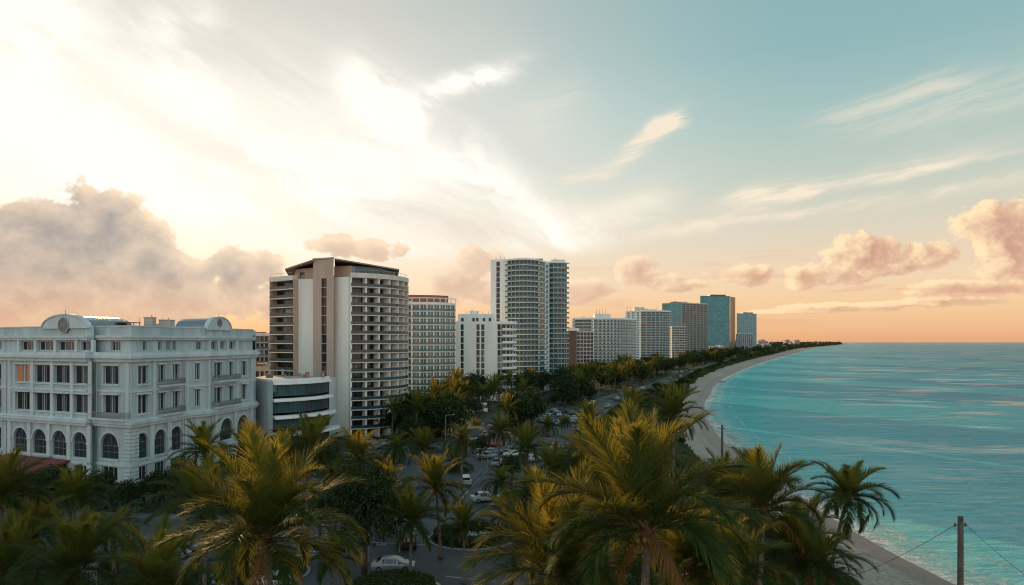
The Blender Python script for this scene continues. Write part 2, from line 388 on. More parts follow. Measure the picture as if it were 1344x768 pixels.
def winmesh(w, h, kind, glass, frame):
    key = (round(w, 2), round(h, 2), kind, glass.name, frame.name)
    if key in WC: return WC[key]
    mb = MB(); fr = Fr((-w / 2, 0), (w / 2, 0)); t = min(.09, w * .06)
    if kind == 'arch':
        r = w / 2; zc = h - r; n = 12
        arc = [(r * math.cos(math.pi * k / n), zc + r * math.sin(math.pi * k / n)) for k in range(n + 1)]
        mb.face([(-r, 0, 0), (r, 0, 0)] + [(x, 0, z) for x, z in arc], 0)
        for k in range(n):
            (x0, z0), (x1, z1) = arc[k], arc[k + 1]
            mb.face([(x0, -.06, z0), (x1, -.06, z1), (x1 * .92, -.06, zc + (z1 - zc) * .92), (x0 * .92, -.06, zc + (z0 - zc) * .92)], 1)
        for x in (-w * .17, w * .17): mb.box((x, -.04, zc / 2 + .3), (.06, .06, zc + .5), 0, 1)
        mb.box((0, -.05, zc), (w * .98, .06, .09), 0, 1); mb.box((0, -.05, zc * .5), (w * .98, .06, .07), 0, 1)
        mb.box((0, -.05, zc + r * .5), (.07, .06, r * .95), 0, 1)
    else:
        mb.face([(-w / 2, 0, 0), (w / 2, 0, 0), (w / 2, 0, h), (-w / 2, 0, h)], 0)
        if kind != 'bare':
            for x in (-w / 2 + t / 2, w / 2 - t / 2): mb.box((x, -.03, h / 2), (t, .07, h - .004), 0, 1)
            for z in (t / 2, h - t / 2): mb.box((0, -.03, z), (w - 2 * t - .004, .07, t), 0, 1)
        if kind == 'pair': mb.box((0, -.03, h / 2), (t * 1.3, .07, h - 2 * t), 0, 1)
        if kind == 'casement':                       # two dark casements with pale curtains between them
            mb.box((0, -.035, h / 2), (.12, .08, h - 2 * t), 0, 1)
            for sx in (-1, 1): mb.box((sx * w * .12, -.012, h / 2), (w * .06, .02, h - 2 * t), 0, 2)
        if kind == 'quad':
            mb.box((0, -.03, h / 2), (t, .07, h - 2 * t), 0, 1); mb.box((0, -.028, h * .62), (w - 2 * t, .06, t * .8), 0, 1)
        if kind == 'tri':
            for x in (-w / 6, w / 6): mb.box((x, -.03, h / 2), (t, .07, h - 2 * t), 0, 1)
    me = mb.mesh('window', [glass, frame, M['curtain']]); WC[key] = me; return me
def put_windows(th, lst, cap=96, name='window'):
    """lst of (fr, s_mid, z0, w, h, d, kind, glass, frame); the nearest are parts, the rest one part"""
    bl = Vector(th.location)
    keyed = sorted(lst, key=lambda a: (a[0].p(a[1], a[2])[0] ** 2 + a[0].p(a[1], a[2])[1] ** 2) / (a[3] * a[4] + .5) ** .5)
    for fr, s, z, w, h, d, kind, gl, fm in keyed[:cap]:
        link(name, winmesh(w, h, kind, gl, fm), th, Vector(fr.p(s, z, d)) - bl, fr.rz)
    rest = keyed[cap:]
    if rest:
        V, Fc, Mi, mats, n = [], [], [], [], 0
        for fr, s, z, w, h, d, kind, gl, fm in rest:
            me = winmesh(w, h, kind, gl, fm); o = Vector(fr.p(s, z, d)) - bl; co, si = math.cos(fr.rz), math.sin(fr.rz)
            idx = []
            for mt in me.materials:
                if mt not in mats: mats.append(mt)
                idx.append(mats.index(mt))
            for v in me.vertices: V.append((o.x + v.co.x * co - v.co.y * si, o.y + v.co.x * si + v.co.y * co, o.z + v.co.z))
            for p in me.polygons: Fc.append(tuple(n + i for i in p.vertices)); Mi.append(idx[p.material_index])
            n = len(V)
        me = bpy.data.meshes.new(name); me.from_pydata(V, [], Fc)
        for mt in mats: me.materials.append(mt)
        me.polygons.foreach_set('material_index', Mi); me.update()
        o = link(name, me, th); o['kind'] = 'stuff'

# ------------------------------------------------------------------ coast, ground, sea
def PX(pts):                                        # (photo column, photo row) pairs -> ground points sorted by distance
    return sorted([G(a, b) for a, b in pts], key=lambda p: p[1])
SHORE = [(47.5, 20), (46, 50)] + PX([(1273, 768), (1240, 750), (1177, 722), (1121, 691), (1064, 656), (1029, 635), (964, 587), (947, 574), (925, 543), (925, 526), (933, 516), (936, 507), (948, 496.5), (978, 483), (1008, 472.7), (1037.6, 465), (1067, 457.8), (1097, 454.2), (1114, 451.9)])
SHORE[0:0] = [(50, -200)]
SY = np.array([p[1] for p in SHORE]); SX = np.array([p[0] for p in SHORE])
def shore(y):
    y = np.asarray(y, float); t = np.interp(y, SY, SX); k = np.maximum(8, y * .03)
    return (np.interp(y - k, SY, SX) + t * 2 + np.interp(y + k, SY, SX)) / 4 + np.where(y > SY[-1], (y - SY[-1]) * .49, 0)
def rows(y0, y1, n, base=80):
    a = np.log(base + max(y0, -base + 30)); b = np.log(base + y1)
    return np.exp(np.linspace(a, b, n)) - base
def grid_mesh(name, ys, offs, zf, mats, attr='shore'):
    ny, no = len(ys), len(offs); V = np.zeros((ny, no, 3)); S = np.zeros((ny, no))
    sx = shore(ys); slope = np.gradient(sx, ys); c = 1 / np.sqrt(1 + slope ** 2)
    for j, o in enumerate(offs):
        of = o(ys) if callable(o) else np.full(ny, float(o))
        V[:, j, 0] = sx + of; V[:, j, 1] = ys; S[:, j] = of * c
    V[:, :, 2] = zf(S, ys[:, None])
    idx = np.arange(ny * no).reshape(ny, no)
    Fq = np.stack([idx[:-1, :-1], idx[:-1, 1:], idx[1:, 1:], idx[1:, :-1]], -1).reshape(-1, 4)
    return arrmesh(name, V.reshape(-1, 3), Fq, mats, attr={attr: S.ravel()}, smooth=True)
def beach_w(y): return np.interp(y, [0, 70, 162, 308, 400, 600, 860, 1400, 3000], [11, 10, 9.5, 9.5, 13, 19, 24, 32, 60])

def sea_mat():
    m = bpy.data.materials.new('sea_water'); m.use_nodes = True; nt = m.node_tree; b = nt.nodes['Principled BSDF']
    ge = nt.nodes.new('ShaderNodeNewGeometry'); pos = ge.outputs['Position']
    at = nt.nodes.new('ShaderNodeAttribute'); at.attribute_name = 'shore'; s = E(nt, at.outputs['Fac'])
    mp = nt.nodes.new('ShaderNodeMapping'); mp.inputs['Rotation'].default_value = (0, 0, R(-12)); mp.inputs['Scale'].default_value = (.34, 1, 1)
    nt.links.new(pos, mp.inputs[0]); pv = mp.outputs[0]
    patch = noise(nt, pos, .012, 5, .6, .6)
    n1 = noise(nt, pv, .13, 4, .6, .7); n2 = noise(nt, pv, .5, 5, .65, .6); n3 = noise(nt, pos, 1.7, 4, .6)
    fine = noise(nt, pos, .55, 5, .65, .6); fine2 = noise(nt, pos, .11, 4, .6)
    # water colour: shallow sand-green to turquoise to deep teal
    depth = s + (patch - .5) * 30 + (fine2 - .5) * 5
    f = (depth / 400).clamp().pw(.5)
    col = ramp(nt, f, [(0, (.20, .24, .20)), (.055, (.26, .56, .52)), (.13, (.12, .54, .55)), (.32, (.065, .45, .50)), (.6, (.048, .36, .44)), (1, (.045, .30, .38))])
    # foam at the swash line and broken lines of small breakers
    e = s + (fine2 - .5) * 3 + (noise(nt, pos, .03, 2) - .5) * 5
    lace = noise(nt, pos, 1.3, 7, .75, 1.2).ss(.44, .60)
    l1 = (e - .8)._m('ABSOLUTE').ss(2.1, .5); l2 = ((e - 4.8)._m('ABSOLUTE').ss(1.3, .2) + (e - 9.5)._m('ABSOLUTE').ss(.9, .1)) * noise(nt, pos, .07, 3).ss(.40, .58)
    wash = e.ss(10, .6) * .8 * lace
    foam = (l1 * (.35 + .65 * lace) + l2 * lace * .9 + wash).clamp()
    nt.links.new(mixc(nt, foam * .95, col, (.78, .76, .72)), b.inputs['Base Color'])
    nt.links.new((foam * .6 + .14).s, b.inputs['Roughness'])
    b.inputs['IOR'].default_value = 1.33; b.inputs['Specular IOR Level'].default_value = .42
    wat = b.outputs[0]; b.inputs['Specular IOR Level'].default_value = 0
    gl = nt.nodes.new('ShaderNodeBsdfGlossy'); gl.inputs['Roughness'].default_value = .07
    fr_ = nt.nodes.new('ShaderNodeFresnel'); fr_.inputs['IOR'].default_value = 1.33
    mx = nt.nodes.new('ShaderNodeMixShader'); slick = noise(nt, pv, .05, 7, .68, .8).ss(.50, .62) * (s / 60).clamp(); nt.links.new((E(nt, fr_.outputs[0]) * (.62 + slick * .62) * (1 - foam)).s, mx.inputs[0])
    nt.links.new(wat, mx.inputs[1]); nt.links.new(gl.outputs[0], mx.inputs[2]); nt.links.new(mx.outputs[0], nt.nodes['Material Output'].inputs[0])
    h = n1 * 3.0 + n2 * 1.5 + n3 * .3 + foam * .08
    bp = nt.nodes.new('ShaderNodeBump'); nt.links.new((1 - slick * .6).s, bp.inputs['Strength']); bp.inputs['Distance'].default_value = 1.25
    nt.links.new(h.s, bp.inputs['Height'])
    for q_ in (b, gl, fr_): nt.links.new(bp.outputs[0], q_.inputs['Normal'])
    return m
def sand_mat():
    m = bpy.data.materials.new('sand'); m.use_nodes = True; nt = m.node_tree; b = nt.nodes['Principled BSDF']
    ge = nt.nodes.new('ShaderNodeNewGeometry'); pos = ge.outputs['Position']
    at = nt.nodes.new('ShaderNodeAttribute'); at.attribute_name = 'shore'; s = E(nt, at.outputs['Fac'])
    w = noise(nt, pos, .25, 4, .6); g = noise(nt, pos, 2.2, 6, .7)
    c = mixc(nt, g.ss(.42, .6), (.42, .33, .27), (.28, .22, .18))
    wet = (s + (w - .5) * 5).ss(-5.2, -3.0)
    c = mixc(nt, wet, c, (.12, .09, .078))
    wr = (s + 6.0 + (w - .5) * 3)._m('ABSOLUTE').ss(.5, .15) * noise(nt, pos, 1.5, 5, .7).ss(.5, .6)
    c = mixc(nt, wr * .8, c, (.05, .04, .03))
    nt.links.new(c, b.inputs['Base Color']); nt.links.new((.9 - wet * .5).s, b.inputs['Roughness'])
    bp = nt.nodes.new('ShaderNodeBump'); bp.inputs['Strength'].default_value = .6; bp.inputs['Distance'].default_value = .25
    nt.links.new((g + noise(nt, pos, .8, 3)).s, bp.inputs['Height']); nt.links.new(bp.outputs[0], b.inputs['Normal'])
    return m
def ground_mat():
    m = bpy.data.materials.new('planted_ground'); m.use_nodes = True; nt = m.node_tree; b = nt.nodes['Principled BSDF']
    ge = nt.nodes.new('ShaderNodeNewGeometry'); pos = ge.outputs['Position']
    a = noise(nt, pos, .12, 6, .65, .5); g = noise(nt, pos, 1.4, 6, .7)
    c = mixc(nt, g.ss(.35, .65), (.022, .034, .014), (.045, .05, .022)); c = mixc(nt, a.ss(.52, .7) * .5, c, (.045, .042, .03))
    nt.links.new(c, b.inputs['Base Color']); b.inputs['Roughness'].default_value = .95
    bp = nt.nodes.new('ShaderNodeBump'); bp.inputs['Strength'].default_value = .9; bp.inputs['Distance'].default_value = .5
    nt.links.new(g.s, bp.inputs['Height']); nt.links.new(bp.outputs[0], b.inputs['Normal'])
    return m
ys = np.concatenate([rows(-60, 9000, 330), np.geomspace(9500, 90000, 14)])
sea_offs = [-90000, -3000, -400, -60, -12, -5, -2, 0, 1.5, 3, 5, 8, 12, 18, 28, 45, 75, 130, 220, 400, 800, 2000, 6000, 20000, 90000]
tag(link('sea', grid_mesh('sea', ys, sea_offs, lambda s, y: np.full(s.shape, -.62), [sea_mat()])), kind='structure')
yb = rows(-60, 7600, 300)
bo = [lambda y, k=k: -beach_w(y) * k for k in (1.35, 1.0, .85, .7, .5, .35, .2, .1)] + [0, 2, 6, 14]
def beach_z(s, y):
    w = beach_w(y); z = np.interp(s, [-60, -9, -6, -3, 0, 3, 14], [.16, .12, .0, -.32, -.70, -.95, -2]); return z + .05
tag(link('beach', grid_mesh('beach', yb, bo, beach_z, [sand_mat()])), kind='structure')
yg = rows(-60, 7600, 260)
go = [-40000, -6000, -1500, -400, -150, -80, -50, lambda y: -beach_w(y) * 1.6 - 6, lambda y: -beach_w(y) * 1.28 - 1, lambda y: -beach_w(y) * 1.02]
def ground_z(s, y):
    w = beach_w(y); d = -s / w
    return np.where(d < 1.9, np.interp(d, [1.0, 1.15, 1.6, 1.9], [.05, .45, .5, 0]), 0.0)
tag(link('ground', grid_mesh('ground', yg, go, ground_z, [ground_mat()])), kind='structure')

# ------------------------------------------------------------------ roads
def asphalt_mat():
    m = mat('asphalt', (.066, .071, .078), .72, col2=(.040, .045, .052), vscale=.16, bump=.3, bscale=9); return m
M['asphalt'] = asphalt_mat()
M['paving'] = mat('pale_paving', (.11, .11, .112), .85, var=.3, vscale=.3)
M['kerb'] = mat('kerb_stone', (.30, .30, .29), .8, var=.25, vscale=1)
M['mark'] = mat('road_paint', (.42, .43, .43), .7, col2=(.10, .105, .11), vscale=1.3)
def smoothline(pts, n):
    pts = np.array(pts, float); t = np.concatenate([[0], np.cumsum(np.hypot(*np.diff(pts, axis=0).T))])
    tt = np.linspace(0, t[-1], n); x = np.interp(tt, t, pts[:, 0]); y = np.interp(tt, t, pts[:, 1])
    for _ in range(6):
        x[1:-1] = (x[:-2] + 2 * x[1:-1] + x[2:]) / 4; y[1:-1] = (y[:-2] + 2 * y[1:-1] + y[2:]) / 4
    return list(zip(x, y))
def offset_poly(pts, d):
    out = []; n = len(pts)
    ns = []
    for i in range(n - 1):
        dx, dy = pts[i + 1][0] - pts[i][0], pts[i + 1][1] - pts[i][1]; l = math.hypot(dx, dy) or 1; ns.append((dy / l, -dx / l))
    for i in range(n):
        a = ns[max(0, i - 1)]; b = ns[min(n - 2, i)]
        k = 1 + a[0] * b[0] + a[1] * b[1]
        k = max(k, .35)
        out.append((pts[i][0] + (a[0] + b[0]) / k * d, pts[i][1] + (a[1] + b[1]) / k * d))
    return out
def strip(mb, pts, d0, d1, z, m=0):
    a, b = offset_poly(pts, d0), offset_poly(pts, d1)
    for i in range(len(pts) - 1):
        mb.face([(*a[i], z), (*b[i], z), (*b[i + 1], z), (*a[i + 1], z)], m)
def band(mb, pts, d0, d1, z0, z1, m=0):
    """solid band following a wall line, from d0 to d1 outward"""
    a, b = offset_poly(pts, d0), offset_poly(pts, d1)
    for i in range(len(pts) - 1):
        mb.face([(*b[i], z0), (*b[i + 1], z0), (*b[i + 1], z1), (*b[i], z1)], m)
        mb.face([(*b[i], z1), (*b[i + 1], z1), (*a[i + 1], z1), (*a[i], z1)], m)
        mb.face([(*a[i], z0), (*a[i + 1], z0), (*b[i + 1], z0), (*b[i], z0)], m)
    mb.face([(*a[0], z0), (*b[0], z0), (*b[0], z1), (*a[0], z1)], m)
    mb.face([(*b[-1], z0), (*a[-1], z0), (*a[-1], z1), (*b[-1], z1)], m)
def surf(name, mb, m):
    o = link(name, mb.mesh(name, [m])); o['kind'] = 'structure'; return o
BLVD = smoothline([(-4, 20), (-5, 60), (-4, 95), (-2, 119), (4, 149), (14, 186), (27, 240), (47, 300), (85, 386), (147, 568), (270, 850), (420, 1250), (900, 2300)], 220)
LEFTC = smoothline([(-14, 100), (-13, 125), (-9, 160), (-7, 198), (3, 250), (22, 290), (40, 325)], 60)
CROSS = smoothline([(-190, 104), (-90, 90), (-30, 83), (0, 84)], 60)
mb = MB(); strip(mb, BLVD, -5.4, 5.4, .020)
surf('road', mb, M['asphalt'])
mb = MB(); strip(mb, LEFTC, -5, 5, .024); surf('road', mb, M['asphalt'])
mb = MB(); strip(mb, CROSS, -7.5, 7.5, .028); surf('road', mb, M['asphalt'])
def disc(cx, cy, rx, ry, n=48, rot=0):
    return [(cx + rx * math.cos(2 * math.pi * k / n), cy + ry * math.sin(2 * math.pi * k / n)) for k in range(n)]
mb = MB(); mb.face([(x, y, .033) for x, y in disc(-8, 77, 22, 19)]); surf('road', mb, M['asphalt'])
mb = MB(); mb.face([(-40, 100, .012), (-10, 100, .012), (-4, 128, .012), (4, 160, .012), (2, 205, .012), (-12, 215, .012), (-22, 160, .012), (-40, 150, .012)]); surf('pavement', mb, M['paving'])
mb = MB(); mb.face([(-36, 112, .037), (-14, 112, .037), (-13, 150, .037), (-34, 150, .037)]); surf('parking_lot', mb, M['asphalt'])
mb = MB(); mb.face([(6, 196, .037), (22, 192, .037), (36, 250, .037), (10, 256, .037)]); surf('parking_lot', mb, M['asphalt'])
mb = MB()
for (line, a, b) in ((BLVD, 5.4, 6.9), (BLVD, -6.9, -5.4)):
    i0 = next(i for i, p in enumerate(line) if p[1] > 100); i1 = next(i for i, p in enumerate(line) if p[1] > 900)
    seg = line[i0:i1]; band(mb, seg, a, b, 0, .13)
surf('sidewalk', mb, M['paving'])
mb = MB(); seg = [p for p in CROSS if p[0] < -28]; band(mb, seg, -10, -7.5, 0, .13); band(mb, seg, 7.5, 9.5, 0, .13); surf('sidewalk', mb, M['paving'])
mb = MB()
acc = 0
for i in range(len(BLVD) - 1):
    (x0, y0), (x1, y1) = BLVD[i], BLVD[i + 1]
    if y0 < 98 or y0 > 700: continue
    n = max(1, int(math.hypot(x1 - x0, y1 - y0) / 6))
    for k in range(n):
        t = (k + .2) / n; t2 = (k + .65) / n
        strip(mb, [(x0 + (x1 - x0) * t, y0 + (y1 - y0) * t), (x0 + (x1 - x0) * t2, y0 + (y1 - y0) * t2)], -.08, .08, .045)
strip(mb, [p for p in BLVD if 98 < p[1] < 700], -5.1, -4.95, .045); strip(mb, [p for p in BLVD if 98 < p[1] < 700], 4.95, 5.1, .045)
strip(mb, [p for p in LEFTC if p[1] > 104], -.08, .08, .045)
cr_ = [p for p in CROSS if -150 < p[0] < -29]
strip(mb, cr_, -.09, .09, .045)
a, b = G(452, 700), G(478, 716); 
strip(mb, [G(440, 700), G(470, 690)], -.1, .1, .045); strip(mb, [G(585, 757), G(650, 764)], -.12, .12, .045)
strip(mb, [G(478, 712), G(560, 716)], -.12, .12, .045)
for k in range(9):
    strip(mb, [(-24.5, 77 + k * 1.35), (-21.5, 77.1 + k * 1.35)], -.28, .28, .045)
for k in range(14): strip(mb, [(-34 + k * 1.5 * 1.0, 113), (-34 + k * 1.5, 118)] if k % 2 == 0 else [(-34 + k * 1.5, 140), (-34 + k * 1.5, 145)], -.06, .06, .045)
for k in range(12): strip(mb, [(9 + k * .9, 203 + k * 4), (13 + k * .9, 202 + k * 4)], -.06, .06, .045)
surf('road_markings', mb, M['mark'])
def island(cx, cy, rx, ry):
    mb = MB(); o = disc(cx, cy, rx, ry); mb.prism(o, 0, .15); i_ = disc(cx, cy, rx - .3, ry - .3); o2 = surf('kerb', mb, M['kerb'])
    mb = MB(); mb.face([(x, y, .156) for x, y in i_]); surf('island_soil', mb, M['soil'])
M['soil'] = mat('planting_soil', (.035, .042, .02), .95, var=.4, vscale=1.5)
ISL = [(-4.9, 83.8, 5.4, 5.0), (-11.4, 66.0, 4.7, 4.1), (-26.0, 71.0, 5.0, 4.4), (-25, 103, 4, 2.2)]
for a in ISL: island(*a)

# ------------------------------------------------------------------ generic tower
def tower(name, label, segs, back, nfl, fh, base=0.0, wallm='cream', roofm='roofing', cap=96, parapet=.9, slabm='slab', railm='glass_rail', top=None, cat='building', group=None, slabt=.07):
    """segs: dicts with pts (world x,y, seen from left to right) and openings; back closes the outline"""
    allp = [p for s in segs for p in s['pts']]
    cx = sum(p[0] for p in allp + back) / len(allp + back); cy = sum(p[1] for p in allp + back) / len(allp + back)
    th = thing(name, (cx, cy, base), label, cat, group)
    W = MB(); wins = []; z1 = base + nfl * fh
    slabs, rails = {}, {}
    for si, s in enumerate(segs):
        pts = s['pts']; za, zb = s.get('z', (.12, .88)); dep = s.get('depth', .3); cols = s.get('cols', [(.15, .85)])
        f0, f1 = s.get('floors', (0, nfl)); kind = s.get('kind', 'pair'); gl = M[s.get('glass', 'glass')]; fm = M[s.get('frame', 'rail')]
        wm = {'': 0, 'wall2': 1}[s.get('mat', '')]; par = parapet + s.get('up', 0)
        for i in range(len(pts) - 1):
            fr = Fr(pts[i], pts[i + 1]); ops = []
            for fl in range(f0, f1):
                for c in cols:
                    ops.append((c[0] * fr.L, c[1] * fr.L, base + (fl + za) * fh, base + (fl + zb) * fh))
                    wins.append((fr, (c[0] + c[1]) / 2 * fr.L, base + (fl + za) * fh, (c[1] - c[0]) * fr.L, (zb - za) * fh, -dep + .004, kind, gl, fm))
            wall(W, fr, 0, fr.L, base, z1 + par, ops, dep, wm)
            if s.get('fins') and s.get('balc'):
                b = s['balc']; fw = s.get('finw', .3)
                fr.box(W, -fw / 2, fw / 2, base, z1 + .02, .004, b - s.get('finset', .12), s.get('finm', wm))
                if i == len(pts) - 2: fr.box(W, fr.L - fw / 2, fr.L + fw / 2, base, z1 + .02, .004, b - s.get('finset', .12), s.get('finm', wm))
        if s.get('balc'):
            b = s['balc']
            for fl in range(f0, f1 + 1):
                z = base + fl * fh
                bb = b
                if fl == f1:
                    slabs[fl, si] = MB(); band(slabs[fl, si], pts, .006, b + .1, z - .1, z + s.get('crown', 1.1)); continue
                if fl == 0 and s.get('skip0', 1): continue
                slabs[fl, si] = MB(); rails[fl, si] = MB()
                band(slabs[fl, si], pts, .006, bb, z - slabt, z + slabt + .02)
                band(rails[fl, si], pts, bb - .12, bb - .05, z + slabt + .022, z + .82)
                band(rails[fl, si], pts, bb - .14, bb - .03, z + .822, z + .87, 1)
    part('wall', W, [M[wallm], M[segs[0].get('mat2', 'tan')]], th)
    for key, sb in slabs.items():
        sl = part('balcony' if key in rails else 'cornice', sb, M[slabm], th)
        if key in rails: part('railing', rails[key], [M[railm], M['rail']], sl)
    put_windows(th, wins, cap)
    poly = []
    for s in segs:
        for p in s['pts']:
            if not poly or math.hypot(p[0] - poly[-1][0], p[1] - poly[-1][1]) > .01: poly.append(p)
    poly += back
    rb = MB(); rb.face([(x, y, z1 + .1) for x, y in poly])
    part('roof', rb, M[roofm], th)
    bm = MB(); bk = [poly[len(poly) - len(back) - 1]] + back + [poly[0]]
    for i in range(len(bk) - 1): bm.face([(*bk[i], base), (*bk[i + 1], base), (*bk[i + 1], z1 + parapet), (*bk[i], z1 + parapet)])
    part('back_wall', bm, M[wallm], th)
    return th, z1
def arc_pts(p0, p1, bulge, n):
    """points of a bow from p0 to p1 bulging towards the viewer's side"""
    fr = Fr(p0, p1); out = []
    for k in range(n + 1):
        t = k / n; q = fr.p(t * fr.L, 0, bulge * 4 * t * (1 - t)); out.append((q[0], q[1]))
    return out
def rooftop(th, cx, cy, z, sx, sy, sz, rz=0, m='paint_white', name='plant_room'):
    mb = MB(); mb.box((cx, cy, z + sz / 2), (sx, sy, sz), rz); mb.box((cx, cy, z + sz + .09), (sx + .5, sy + .5, .18), rz)
    mb.box((cx - sx * .2, cy, z + sz + .6), (sx * .25, sy * .4, .8), rz)
    return part(name, mb, M[m], th)
def antenna(th, x, y, z, h, r=.05):
    mb = MB(); mb.tube([(x, y, z), (x, y, z + h)], [r, r * .6], 6); mb.box((x, y, z + h * .75), (h * .22, .05, .05)); mb.box((x, y, z + h * .6), (.05, h * .18, .05))
    return part('antenna', mb, M['rail'], th)

# ------------------------------------------------------------------ white classical hotel
def hotel():
    C0 = (-64.4, 116.0); du = (-31.3 / 34.09, 13.5 / 34.09)
    LW = Fr((C0[0] + du[0] * 56, C0[1] + du[1] * 56), C0)
    P1, P2, P3 = (-62.0, 131.0), (-59.9, 134.0), (-57.2, 153.0)
    q = lambda px, d=0: (lambda t: LW.p(t, 0, d)[:2])(LW.at(px))
    W = [LW.p(0, 0)[:2], q(10), q(10, 1.1), q(122, 1.1), q(122), C0, P1, P2, P3]
    th = thing('classical_hotel', (-78, 132, 0), 'long white classical hotel with ground floor arches and two curved rooftop pediments', 'hotel')
    wm = MB(); wins = []; gw = []
    fr = [Fr(W[i], W[i + 1]) for i in range(len(W) - 1)]
    GL, FM = M['glass_dark'], M['white_trim']
    def ops(f, wl, al, dl, up=None):
        o = []
        for c, w in wl:
            a, b = f.at(c - w / 2), f.at(c + w / 2)
            for z0, z1 in ((11.6, 14.9), (16.7, 19.9)):
                o.append((a, b, z0, z1)); wins.append((f, (a + b) / 2, z0, b - a, z1 - z0, -.346, 'casement', M['sunlit'] if c == 30 and z0 > 15 else GL, FM))
        for c, w in al:
            a, b = f.at(c - w / 2), f.at(c + w / 2); o.append((a, b, 3.9, 8.3, True)); gw.append((f, (a + b) / 2, 3.9, b - a, 4.4, -.346, 'arch', M['arch_glass'], M['metal']))
            if dl:
                a2, b2 = f.at(c - w * .44), f.at(c + w * .44); o.append((a2, b2, .15, 2.5)); gw.append((f, (a2 + b2) / 2, .15, b2 - a2, 2.35, -.346, 'tri', GL, FM))
        return o
    lay = {0: ([(-4, 13), (-32, 13), (-60, 13)], [(-4, 19), (-32, 19), (-60, 19)]),
           2: ([(30, 19), (56, 20), (82, 21), (108, 21)], [(27, 18), (52, 18), (78, 18.5), (105, 19)]),
           4: ([(146, 20)], [(144, 23)]),
           5: ([(187.5, 13), (212, 9), (231, 9)], [(185.5, 17), (210, 15), (231, 15)]),
           6: ([(259, 6)], []),
           7: ([(286, 10), (303, 6), (320, 7)], [(297, 16), (318.5, 14)])}
    for i, f in enumerate(fr):
        wl, al = lay.get(i, ([], []))
        wall(wm, f, 0, f.L, 0, 22.2, ops(f, wl, al, True), .35, 0)
    # attic, set back, with its own windows
    Wi = offset_poly(W, -.7); fi = [Fr(Wi[i], Wi[i + 1]) for i in range(len(Wi) - 1)]
    att = {0: [(-4, 12), (-32, 12)], 2: [(37, 17), (61, 20), (88, 22), (115, 17)], 4: [(152, 12)], 5: [(190, 6), (210, 5), (221, 5), (229, 5)], 6: [(261, 7)], 7: [(279, 8), (291, 7), (303, 8)]}
    for i, f in enumerate(fi):
        o = []
        for c, w in att.get(i, []):
            a, b = f.at(c - w / 2), f.at(c + w / 2); o.append((a, b, 22.5, 24.15)); wins.append((f, (a + b) / 2, 22.5, b - a, 1.65, -.346, 'tri', GL, FM))
        wall(wm, f, 0, f.L, 22.2, 26.65, o, .35, 0)
    back = [(-66, 168), (-118, 175)]
    bk = [W[-1]] + back + [W[0]]
    for i in range(3): wm.face([(*bk[i], 0), (*bk[i + 1], 0), (*bk[i + 1], 26.5), (*bk[i], 26.5)])
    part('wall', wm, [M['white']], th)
    put_windows(th, wins, 90); put_windows(th, gw, 40, 'arched_window')
    for ln, a in ((W, (.004, .55, 9.5, 10.0)), (W, (.004, .85, 10.003, 10.5)), (W, (.004, .4, 10.503, 10.8)), (W, (.004, .22, 2.75, 3.2)), (W, (.004, .5, 20.6, 21.2)), (W, (-.69, 1.0, 21.203, 21.7)),
                  (W, (-.69, .7, 21.703, 22.25)), (W, (.004, .16, 15.4, 15.75)), (Wi, (.004, .55, 24.35, 24.75)), (Wi, (.004, .85, 24.753, 25.15)), (Wi, (-.4, .12, 26.653, 26.85))):
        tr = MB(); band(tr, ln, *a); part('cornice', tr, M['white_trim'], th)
    # pilasters and banded corner piers
    def one(name, fn, m_='white_trim'):
        q_ = MB(); fn(q_); return part(name, q_, M[m_], th)
    def pil(f, px, w, z0, z1, d): t = f.at(px); one('pilaster', lambda q_: f.box(q_, t - w / 2, t + w / 2, z0, z1, .003, d))
    for px in (13.5, 43, 69, 95, 119): pil(fr[2], px, .8, 10.803, 20.597, .22)
    for px in (14, 39.5, 65, 91.5, 118): pil(fr[2], px, .9, 3.203, 9.497, .30); pil(fr[2], px, 1.0, 0, 2.747, .30); pil(fr[2], px, 1.1, 6.3, 6.6, .38)
    for px in (125.5, 168): pil(fr[4], px, .8, 10.803, 20.597, .2)
    for i, f in ((4, fr[4]), (5, fr[5])):
        for k in range(14):
            z = .72 + k * .62
            if 2.2 < z < 3.2: continue
            if i == 4: one('quoin', lambda q_: f.box(q_, f.L - 1.5, f.L - .02, z, z + .52, .003, .24))
            else: one('quoin', lambda q_: f.box(q_, .02, 1.6, z, z + .52, .003, .24))
    for px in (202, 241, 245): pil(fr[5], px, .7, 10.803, 20.597, .2)
    for px in (198, 221, 241): pil(fr[5], px, 1.1, 3.203, 9.497, .3)
    for px in (274, 311, 330): pil(fr[7], px, .7, 10.803, 20.597, .2)
    for px in (283, 308, 329): pil(fr[7], px, 1.0, 3.203, 9.497, .3)
    for px in (27, 49, 75, 102.5, 124): pil(fi[2], px, .7, 22.253, 24.347, .45)
    for px in (273, 285, 297, 309): pil(fi[7], px, .8, 22.253, 24.347, .45)
